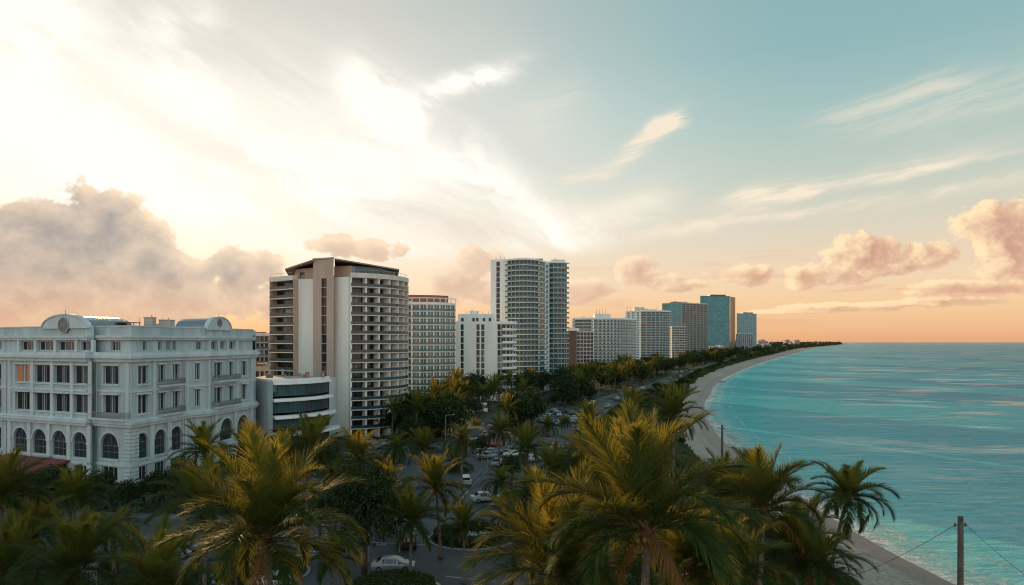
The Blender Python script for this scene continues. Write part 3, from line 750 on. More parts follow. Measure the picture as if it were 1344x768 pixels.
    # arch rings, window surrounds and little hoods
    for i, (wl, al) in lay.items():
        f = fr[i]
        for c, w in al:
            rm = MB(); a, b = f.at(c - w / 2), f.at(c + w / 2); r = (b - a) / 2; m_ = (a + b) / 2; zc = 8.3 - r
            for k in range(14):
                t0, t1 = math.pi * k / 14, math.pi * (k + 1) / 14; r2 = r + .32
                p = [(m_ + r * 1.01 * math.cos(t0), zc + r * 1.01 * math.sin(t0)), (m_ + r2 * math.cos(t0), zc + r2 * math.sin(t0)), (m_ + r2 * math.cos(t1), zc + r2 * math.sin(t1)), (m_ + r * 1.01 * math.cos(t1), zc + r * 1.01 * math.sin(t1))]
                rm.face([f.p(x, z, .14) for x, z in p]); rm.face([f.p(*p[1], .003), f.p(*p[2], .003), f.p(*p[2], .14), f.p(*p[1], .14)]); rm.face([f.p(*p[0], .14), f.p(*p[3], .14), f.p(*p[3], .003), f.p(*p[0], .003)])
            part('arch_moulding', rm, M['white_trim'], th); rm = MB(); f.box(rm, a - .1, b + .1, 3.6, 3.85, .003, .2); part('window_sill', rm, M['white_trim'], th)
        for c, w in wl:
            a, b = f.at(c - w / 2), f.at(c + w / 2)
            for z0, z1, e_, d_ in ((11.6, 14.9, .35, .55), (16.7, 19.9, .2, .25)):
                rm = MB(); f.box(rm, a - .22, b + .22, z0 - .22, z0 - .02, .003, .22); f.box(rm, a - .2, a - .03, z0 - .022, z1 + .05, .003, .09); f.box(rm, b + .03, b + .2, z0 - .022, z1 + .05, .003, .09)
                f.box(rm, a - e_, b + e_, z1 + .045, z1 + .28, .003, d_); part('window_surround', rm, M['white_trim'], th)
    # balconies
    def balc(f, px0, px1, z, dd=1.3):
        a, b = f.at(px0), f.at(px1); mb = MB(); f.box(mb, a, b, z - .35, z, .01, dd); f.box(mb, a + .15, b - .15, z - .6, z - .353, .01, dd - .35)
        bl = part('balcony', mb, M['white_trim'], th); rb = MB()
        n = int((b - a) / .16)
        for k in range(n + 1): t = a + .05 + (b - a - .1) * k / n; f.box(rb, t - .02, t + .02, z + .002, z + .98, dd - .09, dd - .05)
        for t in (a + .05, b - .05):
            for k in range(7): f.box(rb, t - .02, t + .02, z + .002, z + .98, .05 + k * .17, .09 + k * .17)
            f.box(rb, t - .035, t + .035, z + .983, z + 1.05, .03, dd - .12)
        f.box(rb, a, b, z + .983, z + 1.06, dd - .11, dd - .03); f.box(rb, a + .03, b - .03, z + .1, z + .14, dd - .1, dd - .04)
        part('railing', rb, M['metal'], bl)
    balc(fr[4], 127, 171, 11.0)
    for z in (11.1, 16.3): balc(fr[5], 207, 236, z); balc(fr[7], 279, 309, z); balc(fr[0], -14, 8, z)
    for f, px in ((fr[4], 127.5), (fr[5], 240), (fr[7], 276), (fr[2], 11)):
        t = f.at(px); q_ = MB(); q_.tube([f.p(t, .1, .32), f.p(t, 20.4, .32)], .07, 6); part('drainpipe', q_, M['metal'], th)
    # roof and things on it
    rf = MB(); rf.face([(x, y, 25.6) for x, y in Wi + back]); part('roof', rf, M['roofing'], th)
    def pediment(f, px0, px1, zt, depth, pxm, rm_, zm, zb=26.4):
        a, b = f.at(px0), f.at(px1); mb = MB(); n = 20; m_ = (a + b) / 2; w = (b - a) / 2; h = zt - zb
        top = [(m_ - w * math.cos(math.pi * k / n), zb + h * math.sin(math.pi * k / n) ** .9) for k in range(n + 1)]
        for s_, d in ((1, .35), (-1, -.4)):
            pts = [f.p(x, z, d) for x, z in top]; mb.face(pts if s_ > 0 else pts[::-1])
        for k in range(n):
            (x0, z0), (x1, z1) = top[k], top[k + 1]; mb.face([f.p(x0, z0, .5), f.p(x1, z1, .5), f.p(x1, z1, -.4), f.p(x0, z0, -.4)])
            mb.face([f.p(x0, z0, .5), f.p(x0, z0 - .25, .5), f.p(x1, z1 - .25, .5), f.p(x1, z1, .5)])
        p = part('pediment', mb, M['white_trim'], th)
        t = f.at(pxm); dm = MB()
        ring = [(math.cos(2 * math.pi * k / 28), math.sin(2 * math.pi * k / 28)) for k in range(28)]
        dm.face([f.p(t + rm_ * x, zm + rm_ * z, .40) for x, z in ring])
        for k in range(28):
            (x0, z0), (x1, z1) = ring[k], ring[(k + 1) % 28]
            dm.face([f.p(t + rm_ * x0, zm + rm_ * z0, .46), f.p(t + rm_ * 1.18 * x0, zm + rm_ * 1.18 * z0, .46), f.p(t + rm_ * 1.18 * x1, zm + rm_ * 1.18 * z1, .46), f.p(t + rm_ * x1, zm + rm_ * z1, .46)], 1)
            dm.face([f.p(t + rm_ * 1.18 * x0, zm + rm_ * 1.18 * z0, .46), f.p(t + rm_ * 1.18 * x0, zm + rm_ * 1.18 * z0, .35), f.p(t + rm_ * 1.18 * x1, zm + rm_ * 1.18 * z1, .35), f.p(t + rm_ * 1.18 * x1, zm + rm_ * 1.18 * z1, .46)], 1)
        if rm_ > .8:                                  # small worn marks across the disc
            for k, (hh, ww) in enumerate(((.5, .1), (.34, .16), (.42, .1), (.3, .2), (.5, .1), (.3, .14), (.44, .12))):
                x = t - rm_ * .62 + k * rm_ * .2; f.box(dm, x, x + ww, zm - hh / 2, zm + hh / 2, .402, .45, 1)
                if k % 2: f.box(dm, x + .02, x + ww + .1, zm - .04, zm + .05, .402, .452, 1)
        part('medallion', dm, [M['medallion'], M['metal']], p)
        vb = MB(); n = 16; r_ = .93
        for j in range(12):
            d0, d1 = -.42 - depth * j / 12, -.42 - depth * (j + 1) / 12
            for k in range(n):
                a0, a1 = math.pi * k / n, math.pi * (k + 1) / n
                q_ = lambda a_: (m_ - w * r_ * math.cos(a_), zb - .2 + h * r_ * math.sin(a_))
                (x0, z0), (x1, z1) = q_(a0), q_(a1); vb.face([f.p(x0, z0, d0), f.p(x1, z1, d0), f.p(x1, z1, d1), f.p(x0, z0, d1)])
            for k in range(n):
                a0, a1 = math.pi * k / n, math.pi * (k + 1) / n
                q_ = lambda a_, e=.07: (m_ - (w * r_ + e) * math.cos(a_), zb - .2 + (h * r_ + e) * math.sin(a_))
                (x0, z0), (x1, z1) = q_(a0), q_(a1); dd = (d0 + d1) / 2
                vb.face([f.p(x0, z0, dd + .09), f.p(x1, z1, dd + .09), f.p(x1, z1, dd - .09), f.p(x0, z0, dd - .09)], 1)
        vb.face([f.p(m_ - w * r_ * math.cos(math.pi * k / n), zb - .2 + h * r_ * math.sin(math.pi * k / n), -.42 - depth) for k in range(n + 1)])
        part('vaulted_skylight', vb, [M['zinc'], M['metal']], th)
    pediment(fi[2], 57, 118, 29.0, 8.5, 86, 1.25, 27.0)
    pediment(fi[7], 270, 302, 29.2, 6.5, 286, .7, 27.9)
    cx, cy, cz = P(168, 425, 126); mb = MB(); mb.box((cx, cy, 27.55), (3.6, 2.4, .14))
    for sx in (-1.6, 1.6):
        for sy in (-1, 1): mb.box((cx + sx, cy + sy, 26.5), (.1, .1, 1.9))
    part('roof_canopy', mb, M['rail'], th)
    for px, D, w, h in ((197, 128, 1.5, 2.9), (219, 130, 2.0, 2.5), (209, 140, 1.2, 2.0)):
        x, y = Q(px, D); mb = MB(); mb.box((x, y, 25.6 + h / 2), (w, w, h)); mb.box((x, y, 25.6 + h + .07), (w + .2, w + .2, .14)); mb.tube([(x + .3, y, 25.6 + h), (x + .3, y, 26.2 + h)], .09)
        part('chimney', mb, M['plaster_grey'], th)
    for px, D in ((86, 121), (213, 131), (287, 140), (183, 130)):
        x, y = Q(px, D); antenna(th, x, y, 26.2 if D not in (121, 140) else 28.8, 2.6 if D not in (121, 140) else .9, .04)
    # red awning over the terrace
    f = fr[2]; mb = MB(); a, b = f.at(11), f.at(94)
    mb.face([f.p(a, 3.35, .35), f.p(a, 2.1, 5.5), f.p(b - 1, 2.1, 5.5), f.p(b, 3.35, .35)]); mb.face([f.p(a, 2.1, 5.5), f.p(a, 1.75, 5.5), f.p(b - 1, 1.75, 5.5), f.p(b - 1, 2.1, 5.5)]); mb.face([f.p(b - 1, 2.1, 5.5), f.p(b - 1, 1.75, 5.5), f.p(b, 3.0, .35), f.p(b, 3.35, .35)])
    for t in (a + .2, (a + b) / 2, b - 1.2): mb.tube([f.p(t, 0, 5.3), f.p(t, 2.1, 5.3)], .06, 6)
    part('awning', mb, M['awning_red'], th)
hotel()

# ------------------------------------------------------------------ other buildings
def low_annex():                                    # low modern building with swelling white bands
    A, B = Q(326, 163), Q(352, 152); C, D_ = Q(352, 152), Q(430, 168)
    th = thing('annex', (-55, 165, 0), 'low modern white building with curved glass storeys beside the hotel', 'building')
    side = Fr(A, B); W = MB(); wins = []
    ops = []
    for k in range(4):
        z = .6 + k * 3.6
        ops.append((side.L * .15, side.L * .38, z + .9, z + 2.6)); wins.append((side, side.L * .265, z + .9, side.L * .23, 1.7, -.24, 'pair', M['glass'], M['rail']))
    wall(W, side, 0, side.L, 0, 15.3, ops, .25)
    wall(W, Fr(Q(352, 152), Q(358, 151.4)), 0, Fr(Q(352, 152), Q(358, 151.4)).L, 0, 15.3, [])
    core = arc_pts(Q(358, 151.4), Q(432, 166), 2.2, 14)
    back = [(-44, 190), (-66, 190)]
    allp = [A, B] + core; bk = [allp[-1]] + back + [A]
    for i in range(3): W.face([(*bk[i], 0), (*bk[i + 1], 0), (*bk[i + 1], 15.3), (*bk[i], 15.3)])
    part('wall', W, M['white_trim'], th)
    for k in range(4):
        z = .2 + k * 3.75; ext = (2.6, 1.7, .9, .5)[k]
        for i in range(len(core) - 1):
            f = Fr(core[i], core[i + 1]); link('window', winmesh(f.L, 2.45, 'pair', M['glass_blue'], M['rail']), th, Vector(f.p(f.L / 2, z + .5, -.15)) - Vector(th.location), f.rz)
        mb = MB(); band(mb, core, -.2, ext, z + 2.95 + .1, z + 3.75); band(mb, core, -.2, ext + .25, z + 3.05, z + 3.2 + .1)
        b = part('band', mb, M['paint_white'], th)
    mb = MB(); mb.face([(*p, 15.2) for p in allp + back]); part('roof', mb, M['plaster_grey'], th)
    mb = MB(); band(mb, [A, B] + core, -.35, .15, 15.22, 15.75); part('parapet', mb, M['paint_white'], th)
    # sun loungers and masts read as clutter along the terrace
    rr = random.Random(3)
    for k in range(26):
        mb = MB()
        x, y = Q(rr.uniform(352, 424), rr.uniform(160, 182)); h = rr.uniform(.5, 2.4); s = rr.uniform(.2, 1.5)
        if rr.random() < .5: mb.box((x, y, 15.2 + h / 2), (s, s * .7, h * .6), rr.uniform(0, 3), rr.choice((0, 1, 2)))
        else: mb.tube([(x, y, 15.2), (x + .1, y, 15.6 + h)], .05, 5, 1)
        part('roof_equipment', mb, [M['paint_white'], M['metal'], M['tan_dark']], th)
low_annex()

def tan_tower():
    s = dict(glass='glass', frame='rail', kind='tri')
    a0, a1 = Q(360, 184), Q(391, 178); b1 = Q(411, 177)
    c0, c1 = Q(411, 174), Q(438, 171.5); d0 = Q(438, 173.5); d1 = Q(458, 171)
    right = arc_pts(Q(459, 171.5), Q(527, 186), 3.0, 6)
    nfl, fh = 17, 2.36
    segs = [dict(pts=[a0, a1], balc=1.5, cols=[(.03, .97)], z=(.06, .94), depth=.8, fins=1, mat='wall2', mat2='tan', **s),
            dict(pts=[a1, b1], cols=[], up=-.3), dict(pts=[b1, c0], cols=[], mat='wall2', up=3.0),
            dict(pts=[c0, Q(420.5, 173.2)], cols=[], mat='wall2', up=4.3),
            dict(pts=[Q(420.5, 173.2), Q(429.5, 172.3)], cols=[(.1, .9)], z=(.02, .96), floors=(0, 17), mat='wall2', depth=.5, glass='glass_dark', frame='rail', kind='pair', up=4.3),
            dict(pts=[Q(429.5, 172.3), c1], cols=[], mat='wall2', up=4.3),
            dict(pts=[c1, d0], cols=[], mat='wall2', up=3.0), dict(pts=[d0, d1], cols=[], up=-.3),
            dict(pts=right, balc=1.9, cols=[(.03, .97)], z=(.06, .94), depth=.9, fins=1, finw=.4, finm=0, **s)]
    th, z1 = tower('apartment_tower', 'tan and cream apartment tower with dark balconies and a wide overhanging roof', segs, [Q(523, 205), Q(372, 205)], nfl, fh, wallm='cream', parapet=.5, slabm='slab', cat='apartment tower', slabt=.10)
    # penthouse with strip of glass
    pl = [Q(388, 182), Q(411.5, 178)]; pr = [Q(438.5, 176), Q(462, 174.5)] ; pg = arc_pts(Q(462, 174.5), Q(519, 186), 1.6, 9)
    W = MB(); wall(W, Fr(*pl), 0, Fr(*pl).L, z1, z1 + 3.2, [(1.6, 3.6, z1 + .8, z1 + 2.3)], .3); wall(W, Fr(*pr), 0, Fr(*pr).L, z1, z1 + 3.3, [])
    W.face([(*pg[-1], z1), (*Q(516, 200), z1), (*Q(516, 200), z1 + 3.2), (*pg[-1], z1 + 3.2)]); W.face([(*Q(516, 200), z1), (*Q(384, 200), z1), (*Q(384, 200), z1 + 3.2), (*Q(516, 200), z1 + 3.2)]); W.face([(*Q(384, 200), z1), (*pl[0], z1), (*pl[0], z1 + 3.2), (*Q(384, 200), z1 + 3.2)])
    pent = part('penthouse', W, M['tan'], th)
    link('window', winmesh(2.0, 1.5, 'pair', M['glass'], M['rail']), pent, Vector(Fr(*pl).p(2.6, z1 + .8, -.29)) - Vector(th.location), Fr(*pl).rz)
    for i in range(len(pg) - 1):
        f = Fr(pg[i], pg[i + 1]); link('window', winmesh(f.L, 2.7, 'pair', M['glass_blue'], M['rail']), pent, Vector(f.p(f.L / 2, z1 + .5, 0)) - Vector(th.location), f.rz)
    # roof slabs tilted up to the core
    mb = MB(); ya, yb_ = 170, 204
    def slabr(p, zs, t=.35):
        top = [(x, y, z) for (x, y), z in zip(p, zs)]; bot = [(x, y, z - t) for x, y, z in top]
        mb.face(top); mb.face(bot[::-1])
        for i in range(len(p)):
            j = (i + 1) % len(p); mb.face([bot[i], bot[j], top[j], top[i]])
    slabr([Q(374, 181), Q(411, 172.5), Q(413, 204), Q(380, 204)], [z1 + 3.25, z1 + 4.7, z1 + 4.9, z1 + 3.4])
    slabr([Q(439, 170.5), Q(524, 183.5), Q(522, 206), Q(440, 204)], [z1 + 4.75, z1 + 3.4, z1 + 3.4, z1 + 4.9])
    part('roof_canopy', mb, M['tan_dark'], th)
    mb = MB(); band(mb, [c0, c1], -.2, .25, z1 + 4.8, z1 + 5.1)
    mb.face([(*c0, z1 + 4.79), (*c1, z1 + 4.79), (*Q(437, 204), z1 + 4.79), (*Q(412, 204), z1 + 4.79)]); W2 = [c1, Q(437, 204), Q(412, 204), c0]
    for i in range(3): mb.face([(*W2[i], z1), (*W2[i + 1], z1), (*W2[i + 1], z1 + 4.79), (*W2[i], z1 + 4.79)])
    part('lift_core', mb, M['tan'], th)
    # light hoist frames at both ends
    for px, D in ((357.5, 186), (534, 189)):
        x, y = Q(px, D); mb = MB()
        for dx in (-.5, .5): mb.tube([(x + dx, y, 0), (x + dx, y, z1 - .5)], .06, 5)
        for k in range(int(z1 / 1.18)):
            z = 1.18 * k; mb.box((x, y, z), (1.0, .06, .06)); mb.tube([(x - .5, y, z), (x + .5, y, z + 1.18)], .035, 4)
        part('hoist_frame', mb, M['slab'], th)
    for line, dd in ((right, 1.72), ([a0, a1], 1.22)):
        mb = MB(); band(mb, line, dd - .02, dd + .02, z1 + 1.9, z1 + 1.96)
        o = offset_poly(line, dd)
        for i in range(len(o) - 1):
            for t in (0, .5): mb.tube([(o[i][0] + (o[i + 1][0] - o[i][0]) * t, o[i][1] + (o[i + 1][1] - o[i][1]) * t, z1 + 1.1), (o[i][0] + (o[i + 1][0] - o[i][0]) * t, o[i][1] + (o[i + 1][1] - o[i][1]) * t, z1 + 1.95)], .035, 4)
        part('railing', mb, M['metal'], th)
tan_tower()

def drum_tower():
    pts = [Q(530, 262)] + arc_pts(Q(541, 258), Q(597, 266), 3.0, 7)
    segs = [dict(pts=pts[:2], cols=[(.1, .9)], z=(.1, .85), kind='tri', glass='glass', frame='rail', depth=.5, balc=.6, fins=1),
            dict(pts=pts[1:], cols=[(.06, .48), (.52, .94)], z=(.12, .88), kind='quad', glass='glass_blue', frame='slab', depth=.25, balc=.3, fins=1, finw=.5, crown=.6)]
    th, z1 = tower('round_tower', 'round fronted cream tower with a red top storey and gridded windows', segs, [Q(594, 285), Q(535, 285)], 15, 2.55, wallm='cream', parapet=.8, slabm='slab_white', railm='glass_rail_w', cat='apartment tower')
    top = arc_pts(Q(532, 264), Q(588, 270), 2.2, 7); mb = MB()
    band(mb, top, -6, .2, z1 + .9, z1 + 3.9); part('top_storey', mb, M['red_roof'], th)
    mb = MB()
    o = offset_poly(pts[1:], .3)
    for i in range(len(o)):
        mb.tube([(*o[i], z1 + .8), (*o[i], z1 + 2.3)], .16, 6)
    band(mb, pts, .1, .45, z1 + 2.2, z1 + 2.5); part('pergola', mb, M['paint_white'], th)
drum_tower()

def white_block():
    a, b, c, d = Q(598, 282), Q(612, 281), Q(655, 279), Q(675, 292)
    fr = Fr(Q(598, 282), Q(656, 279)); T = lambda px: fr.p(fr.at(px), 0)[:2]
    def st(p0, p1, cols=()): return dict(pts=[T(p0), T(p1)], cols=list(cols), z=(.04, .93), kind='pair', glass='glass', frame='rail', depth=.3)
    segs = [st(598, 604), st(604, 609, [(.1, .9)]), st(609, 624.5), st(624.5, 636.5, [(.06, .42), (.58, .94)]), st(636.5, 652.5), st(652.5, 657.5, [(.08, .92)]),
            dict(pts=arc_pts(Q(657.5, 278.9), Q(674, 289), 2.0, 5), cols=[(.05, .95)], z=(.1, .85), kind='bare', glass='glass', depth=.4, balc=1.2)]
    th, z1 = tower('white_block', 'plain white block with narrow window strips and rounded corner balconies', segs, [Q(672, 305), Q(602, 305)], 12, 2.62, wallm='paint_white', parapet=1.0, slabm='paint_white', railm='paint_white', cat='apartment block')
    f = Fr(Q(601, 286), Q(650, 284)); W = MB(); wins = []; ops = []
    for c_ in (.12, .42, .52, .70, .86): ops.append((f.L * (c_ - .035), f.L * (c_ + .035), z1 + 1.0, z1 + 2.6)); wins.append((f, f.L * c_, z1 + 1.0, f.L * .07, 1.6, -.24, 'pair', M['glass'], M['rail']))
    wall(W, f, 0, f.L, z1, z1 + 4.2, ops, .25); W.face([(*f.p(f.L, 0)[:2], z1), (*Q(647, 300), z1), (*Q(647, 300), z1 + 4.2), (*f.p(f.L, 0)[:2], z1 + 4.2)])
    W.face([(*f.p(0, 0)[:2], z1 + 4.2), (*f.p(f.L, 0)[:2], z1 + 4.2), (*Q(647, 300), z1 + 4.2), (*Q(604, 300), z1 + 4.2)]); W.face([(*Q(604, 300), z1), (*f.p(0, 0)[:2], z1), (*f.p(0, 0)[:2], z1 + 4.2), (*Q(604, 300), z1 + 4.2)]); W.face([(*Q(647, 300), z1), (*Q(604, 300), z1), (*Q(604, 300), z1 + 4.2), (*Q(647, 300), z1 + 4.2)])
    p = part('penthouse', W, M['paint_white'], th)
    bl = Vector(th.location)
    for (f_, s_, z, w, h, d_, k, g, m_) in wins: link('window', winmesh(w, h, k, g, m_), p, Vector(f_.p(s_, z, d_)) - bl, f_.rz)
    for px in (612, 619, 627, 633, 641): x, y = Q(px, 292); antenna(th, x, y, z1 + 4.2, 1.6, .07)
    x, y = Q(622, 294); rooftop(th, x, y, z1 + 4.2, 4, 3, 1.3)
white_block()

def twin_tower():
    D = 328; fr = Fr(Q(644, D), Q(666, D - 2)); T = lambda px: fr.p(fr.at(px), 0)[:2]
    nfl, fh = 25, 2.5
    s1 = dict(cols=[], depth=.3)
    curve = arc_pts(Q(666, D - 2), Q(707, D - 2), 5.0, 8)
    segs = [dict(pts=[T(644), T(651)], **s1), dict(pts=[T(651), T(656.5)], cols=[(.08, .92)], z=(.03, .95), kind='pair', glass='glass', frame='rail'), dict(pts=[T(656.5), T(666)], **s1),
            dict(pts=curve, cols=[(.03, .97)], z=(.06, .92), kind='tri', glass='glass_blue', frame='rail', depth=.5, balc=1.5, crown=.5),
            dict(pts=[Q(707, D - 2), Q(716, D + 6)], cols=[(.1, .9)], z=(.1, .9), kind='pair', glass='glass_blue', frame='rail', balc=.5, crown=.6),
            dict(pts=[Q(716, D + 6), Q(721, D + 18)], cols=[(.2, .8)], z=(.1, .9), kind='bare', glass='glass_teal')]
    th, z1 = tower('bow_fronted_tower', 'tallest white tower with a bowed glass front of stacked balconies', segs, [Q(718, D + 30), Q(650, D + 26)], nfl, fh, wallm='paint_white', parapet=.9, slabm='slab_white', railm='glass_rail_w', cat='apartment tower', slabt=.10)
    x, y = Q(700, D + 12); mb = MB(); mb.box((x, y, z1 + 1.6), (9, 8, 1.6)); part('plant_room', mb, M['red_roof'], th)
    for px in (651, 657, 662, 668): x, y = Q(px, D + 6); antenna(th, x, y, z1, 3.2, .09)
    D = 352; curve = arc_pts(Q(719, D), Q(744, D + 4), 3.0, 5)
    segs = [dict(pts=[Q(714, D + 1), Q(719, D)], cols=[(.15, .85)], z=(.08, .92), kind='bare', glass='glass_teal'),
            dict(pts=curve, cols=[(.04, .96)], z=(.06, .9), kind='pair', glass='glass_blue', frame='rail', depth=.4, balc=1.4, crown=.5)]
    th, z1 = tower('slim_tower', 'slim white balcony tower just behind the tallest bowed tower', segs, [Q(742, D + 22), Q(718, D + 22)], 25, 2.58, wallm='paint_white', parapet=.9, slabm='slab_white', railm='glass_rail_w', cat='apartment tower')
    x, y = Q(732, D + 8); rooftop(th, x, y, z1, 7, 6, 2.2, 0, 'slab_white')
twin_tower()

def simple(name, label, px0, px1, D0, D1, ytop, nfl, style, wallm, slabm='slab_white', railm='glass_rail_w', n=6, bulge=0, side=None, plant=None, cap=96, dpth=22, red=False):
    """a far block: front from px0 to px1, optional flat side before it"""
    Dm = (D0 + D1) / 2; zt = H + (HY - ytop) * Dm / F; par = .9; fh = (zt - par) / nfl
    segs = []
    if side: segs.append(dict(pts=[Q(side[0], side[1]), Q(px0, D0)], **side[2]))
    if bulge: pts = arc_pts(Q(px0, D0), Q(px1, D1), bulge, n)
    else:
        fr = Fr(Q(px0, D0), Q(px1, D1)); pts = [fr.p(fr.L * k / n, 0)[:2] for k in range(n + 1)]
    segs.append(dict(pts=pts, **style))
    l = side[0] if side else px0
    th, z1 = tower(name, label, segs, [Q(px1 - 1, D1 + dpth), Q(l + 2, max(D0, D1) + dpth)], nfl, fh, wallm=wallm, parapet=par, slabm=slabm, railm=railm, cap=cap, cat='building' if nfl < 9 else 'apartment tower')
    for q in plant or []:
        x, y = Q(q[0], Dm + dpth * .4); rooftop(th, x, y, z1, q[1], q[2], q[3], 0, q[4] if len(q) > 4 else wallm)
    return th, z1
G1 = dict(cols=[(.14, .86)], z=(.2, .8), kind='pair', glass='glass', frame='rail', depth=.5)
B1 = dict(cols=[(.06, .94)], z=(.1, .86), kind='bare', glass='glass_blue', depth=.6, balc=1.3)
BG = dict(cols=[(.1, .9)], z=(.14, .84), kind='pair', glass='glass_blue', frame='slab_white', depth=.5, balc=.9, fins=1, finw=.5)
C1 = dict(cols=[(.02, .98)], z=(.04, .97), kind='bare', glass='glass_teal', depth=.12)
simple('brick_block', 'brown brick block with a dark gridded front between two white towers', 757, 779, 452, 458, 434, 12, dict(G1, cols=[(.08, .92)], z=(.1, .88), glass='glass_dark', kind='tri'), 'plaster_grey', n=5,
       side=(744, 462, dict(cols=[], mat='wall2', mat2='brown')), plant=[(752, 8, 5, 2.5, 'paint_white')])
th, z1 = simple('long_tower', 'broad white tower with a gently curved gridded front and rooftop plant', 779, 834, 505, 528, 418, 17, BG, 'paint_white', n=14, bulge=5, side=(752, 512, dict(BG)), plant=[(790, 12, 9, 4), (770, 14, 6, 1.6)])
for px in (783, 787, 791, 795): x, y = Q(px, 512); antenna(th, x, y, z1 + 3.5, 4.5, .12)
th, z1 = simple('corner_tower', 'white tower with a teal corner and stacked curved balconies', 841, 879, 618, 632, 408, 23, B1, 'paint_white', n=8, bulge=6, side=(821, 636, dict(cols=[(.1, .28), (.4, .6), (.72, .9)], z=(.15, .85), kind='pair', glass='glass_teal', frame='slab_white', depth=.4)), plant=[(838, 9, 9, 4, 'slab'), (852, 12, 8, 2.2)])
for px in (824, 828, 845, 862): x, y = Q(px, 628); antenna(th, x, y, z1, 5, .13)
simple('grey_block', 'low grey blue block in front of the tan and teal tower', 882, 902, 745, 752, 428, 15, dict(G1, cols=[(.06, .94)], z=(.15, .8)), 'plaster_grey', n=6, side=(878, 756, dict(cols=[])))
simple('two_tone_tower', 'wide tower with a teal glass flank and a tan gridded front', 895, 928, 905, 935, 398, 27, dict(cols=[(.1, .9)], z=(.12, .86), kind='bare', glass='glass_blue', depth=.5, balc=1.0), 'tan', slabm='slab', n=7,
       side=(869, 925, dict(C1, cols=[(.02, .24), (.26, .49), (.51, .74), (.76, .98)])), plant=[(890, 22, 12, 3, 'tan_dark')], dpth=40)
th, z1 = simple('glass_tower', 'tallest teal glass tower near the far end of the row', 919, 958, 1300, 1310, 388.5, 34, dict(C1, cols=[(.01, .33), (.34, .66), (.67, .99)]), 'rail', n=8, dpth=60, plant=[(940, 30, 22, 4, 'rail')])
simple('dark_sliver', 'narrow dark glass slab attached behind the tallest glass tower', 958.5, 965, 1315, 1345, 390, 34, dict(C1, glass='glass_dark'), 'rail', n=3, dpth=40)
simple('end_tower', 'pale teal tower standing last in the row', 967, 993, 1780, 1810, 411.5, 28, dict(C1, cols=[(.03, .48), (.52, .97)]), 'plaster_grey', n=5, dpth=60, plant=[(980, 26, 20, 4, 'rail')])
simple('end_block', 'lower pale glass block in front of the last tower', 966, 988, 1600, 1615, 438, 16, dict(C1, cols=[(.04, .96)], glass='glass_blue'), 'slab_white', n=8, dpth=40)
simple('back_block', 'plain mid rise apartment block seen between hotel and tan tower', 313, 358, 300, 300, 438, 9, dict(G1, balc=.8, z=(.15, .85), cols=[(.12, .88)]), 'pinkish', slabm='slab', n=8, plant=[(335, 8, 5, 1.6), (320, 5, 4, 1.2)])
simple('neighbour_block', 'brown topped neighbour block behind the left end of the hotel', -60, 19, 190, 190, 444, 7, G1, 'pinkish', n=8, plant=[(5, 9, 6, .8, 'red_roof')])
simple('service_block', 'low pink beige block below the apartment block left of the tan tower', 322, 366, 215, 215, 481, 5, G1, 'pinkish', n=7, plant=[(338, 5, 3, 1.3, 'red_roof'), (352, 3, 3, 1.0)])
simple('podium_block', 'low white podium under the trees right of the tan tower', 600, 640, 236, 236, 536, 1, dict(G1, z=(.2, .7)), 'paint_white', n=6)

# ------------------------------------------------------------------ vegetation
M['palm_leaf'] = leaf_mat('palm_leaf', (.020, .050, .015), (.042, .080, .022), (.11, .135, .026), .37, (.86, .56, .055))
M['palm_dead'] = leaf_mat('dead_frond', (.16, .085, .03), (.24, .13, .045), (.3, .2, .07), .25, (.5, .25, .06))
M['leaf_dark'] = leaf_mat('tree_leaf', (.018, .034, .014), (.040, .060, .022), (.06, .08, .025), .12, (.10, .12, .02))
M['leaf_shrub'] = leaf_mat('shrub_leaf', (.025, .045, .016), (.06, .085, .028), (.12, .13, .04), .2, (.2, .22, .04))
M['bark'] = mat('palm_bark', (.16, .135, .11), .9, col2=(.085, .07, .055), vscale=3, bump=.8, bscale=7)
M['bark_dark'] = mat('tree_bark', (.075, .06, .045), .9, col2=(.04, .032, .025), vscale=2, bump=.8)
M['fibre'] = mat('palm_fibre', (.20, .11, .05), .95, col2=(.09, .05, .025), vscale=6, bump=.8, bscale=12)
M['coconut'] = mat('coconut_husk', (.16, .13, .03), .5, col2=(.22, .12, .03), vscale=3)

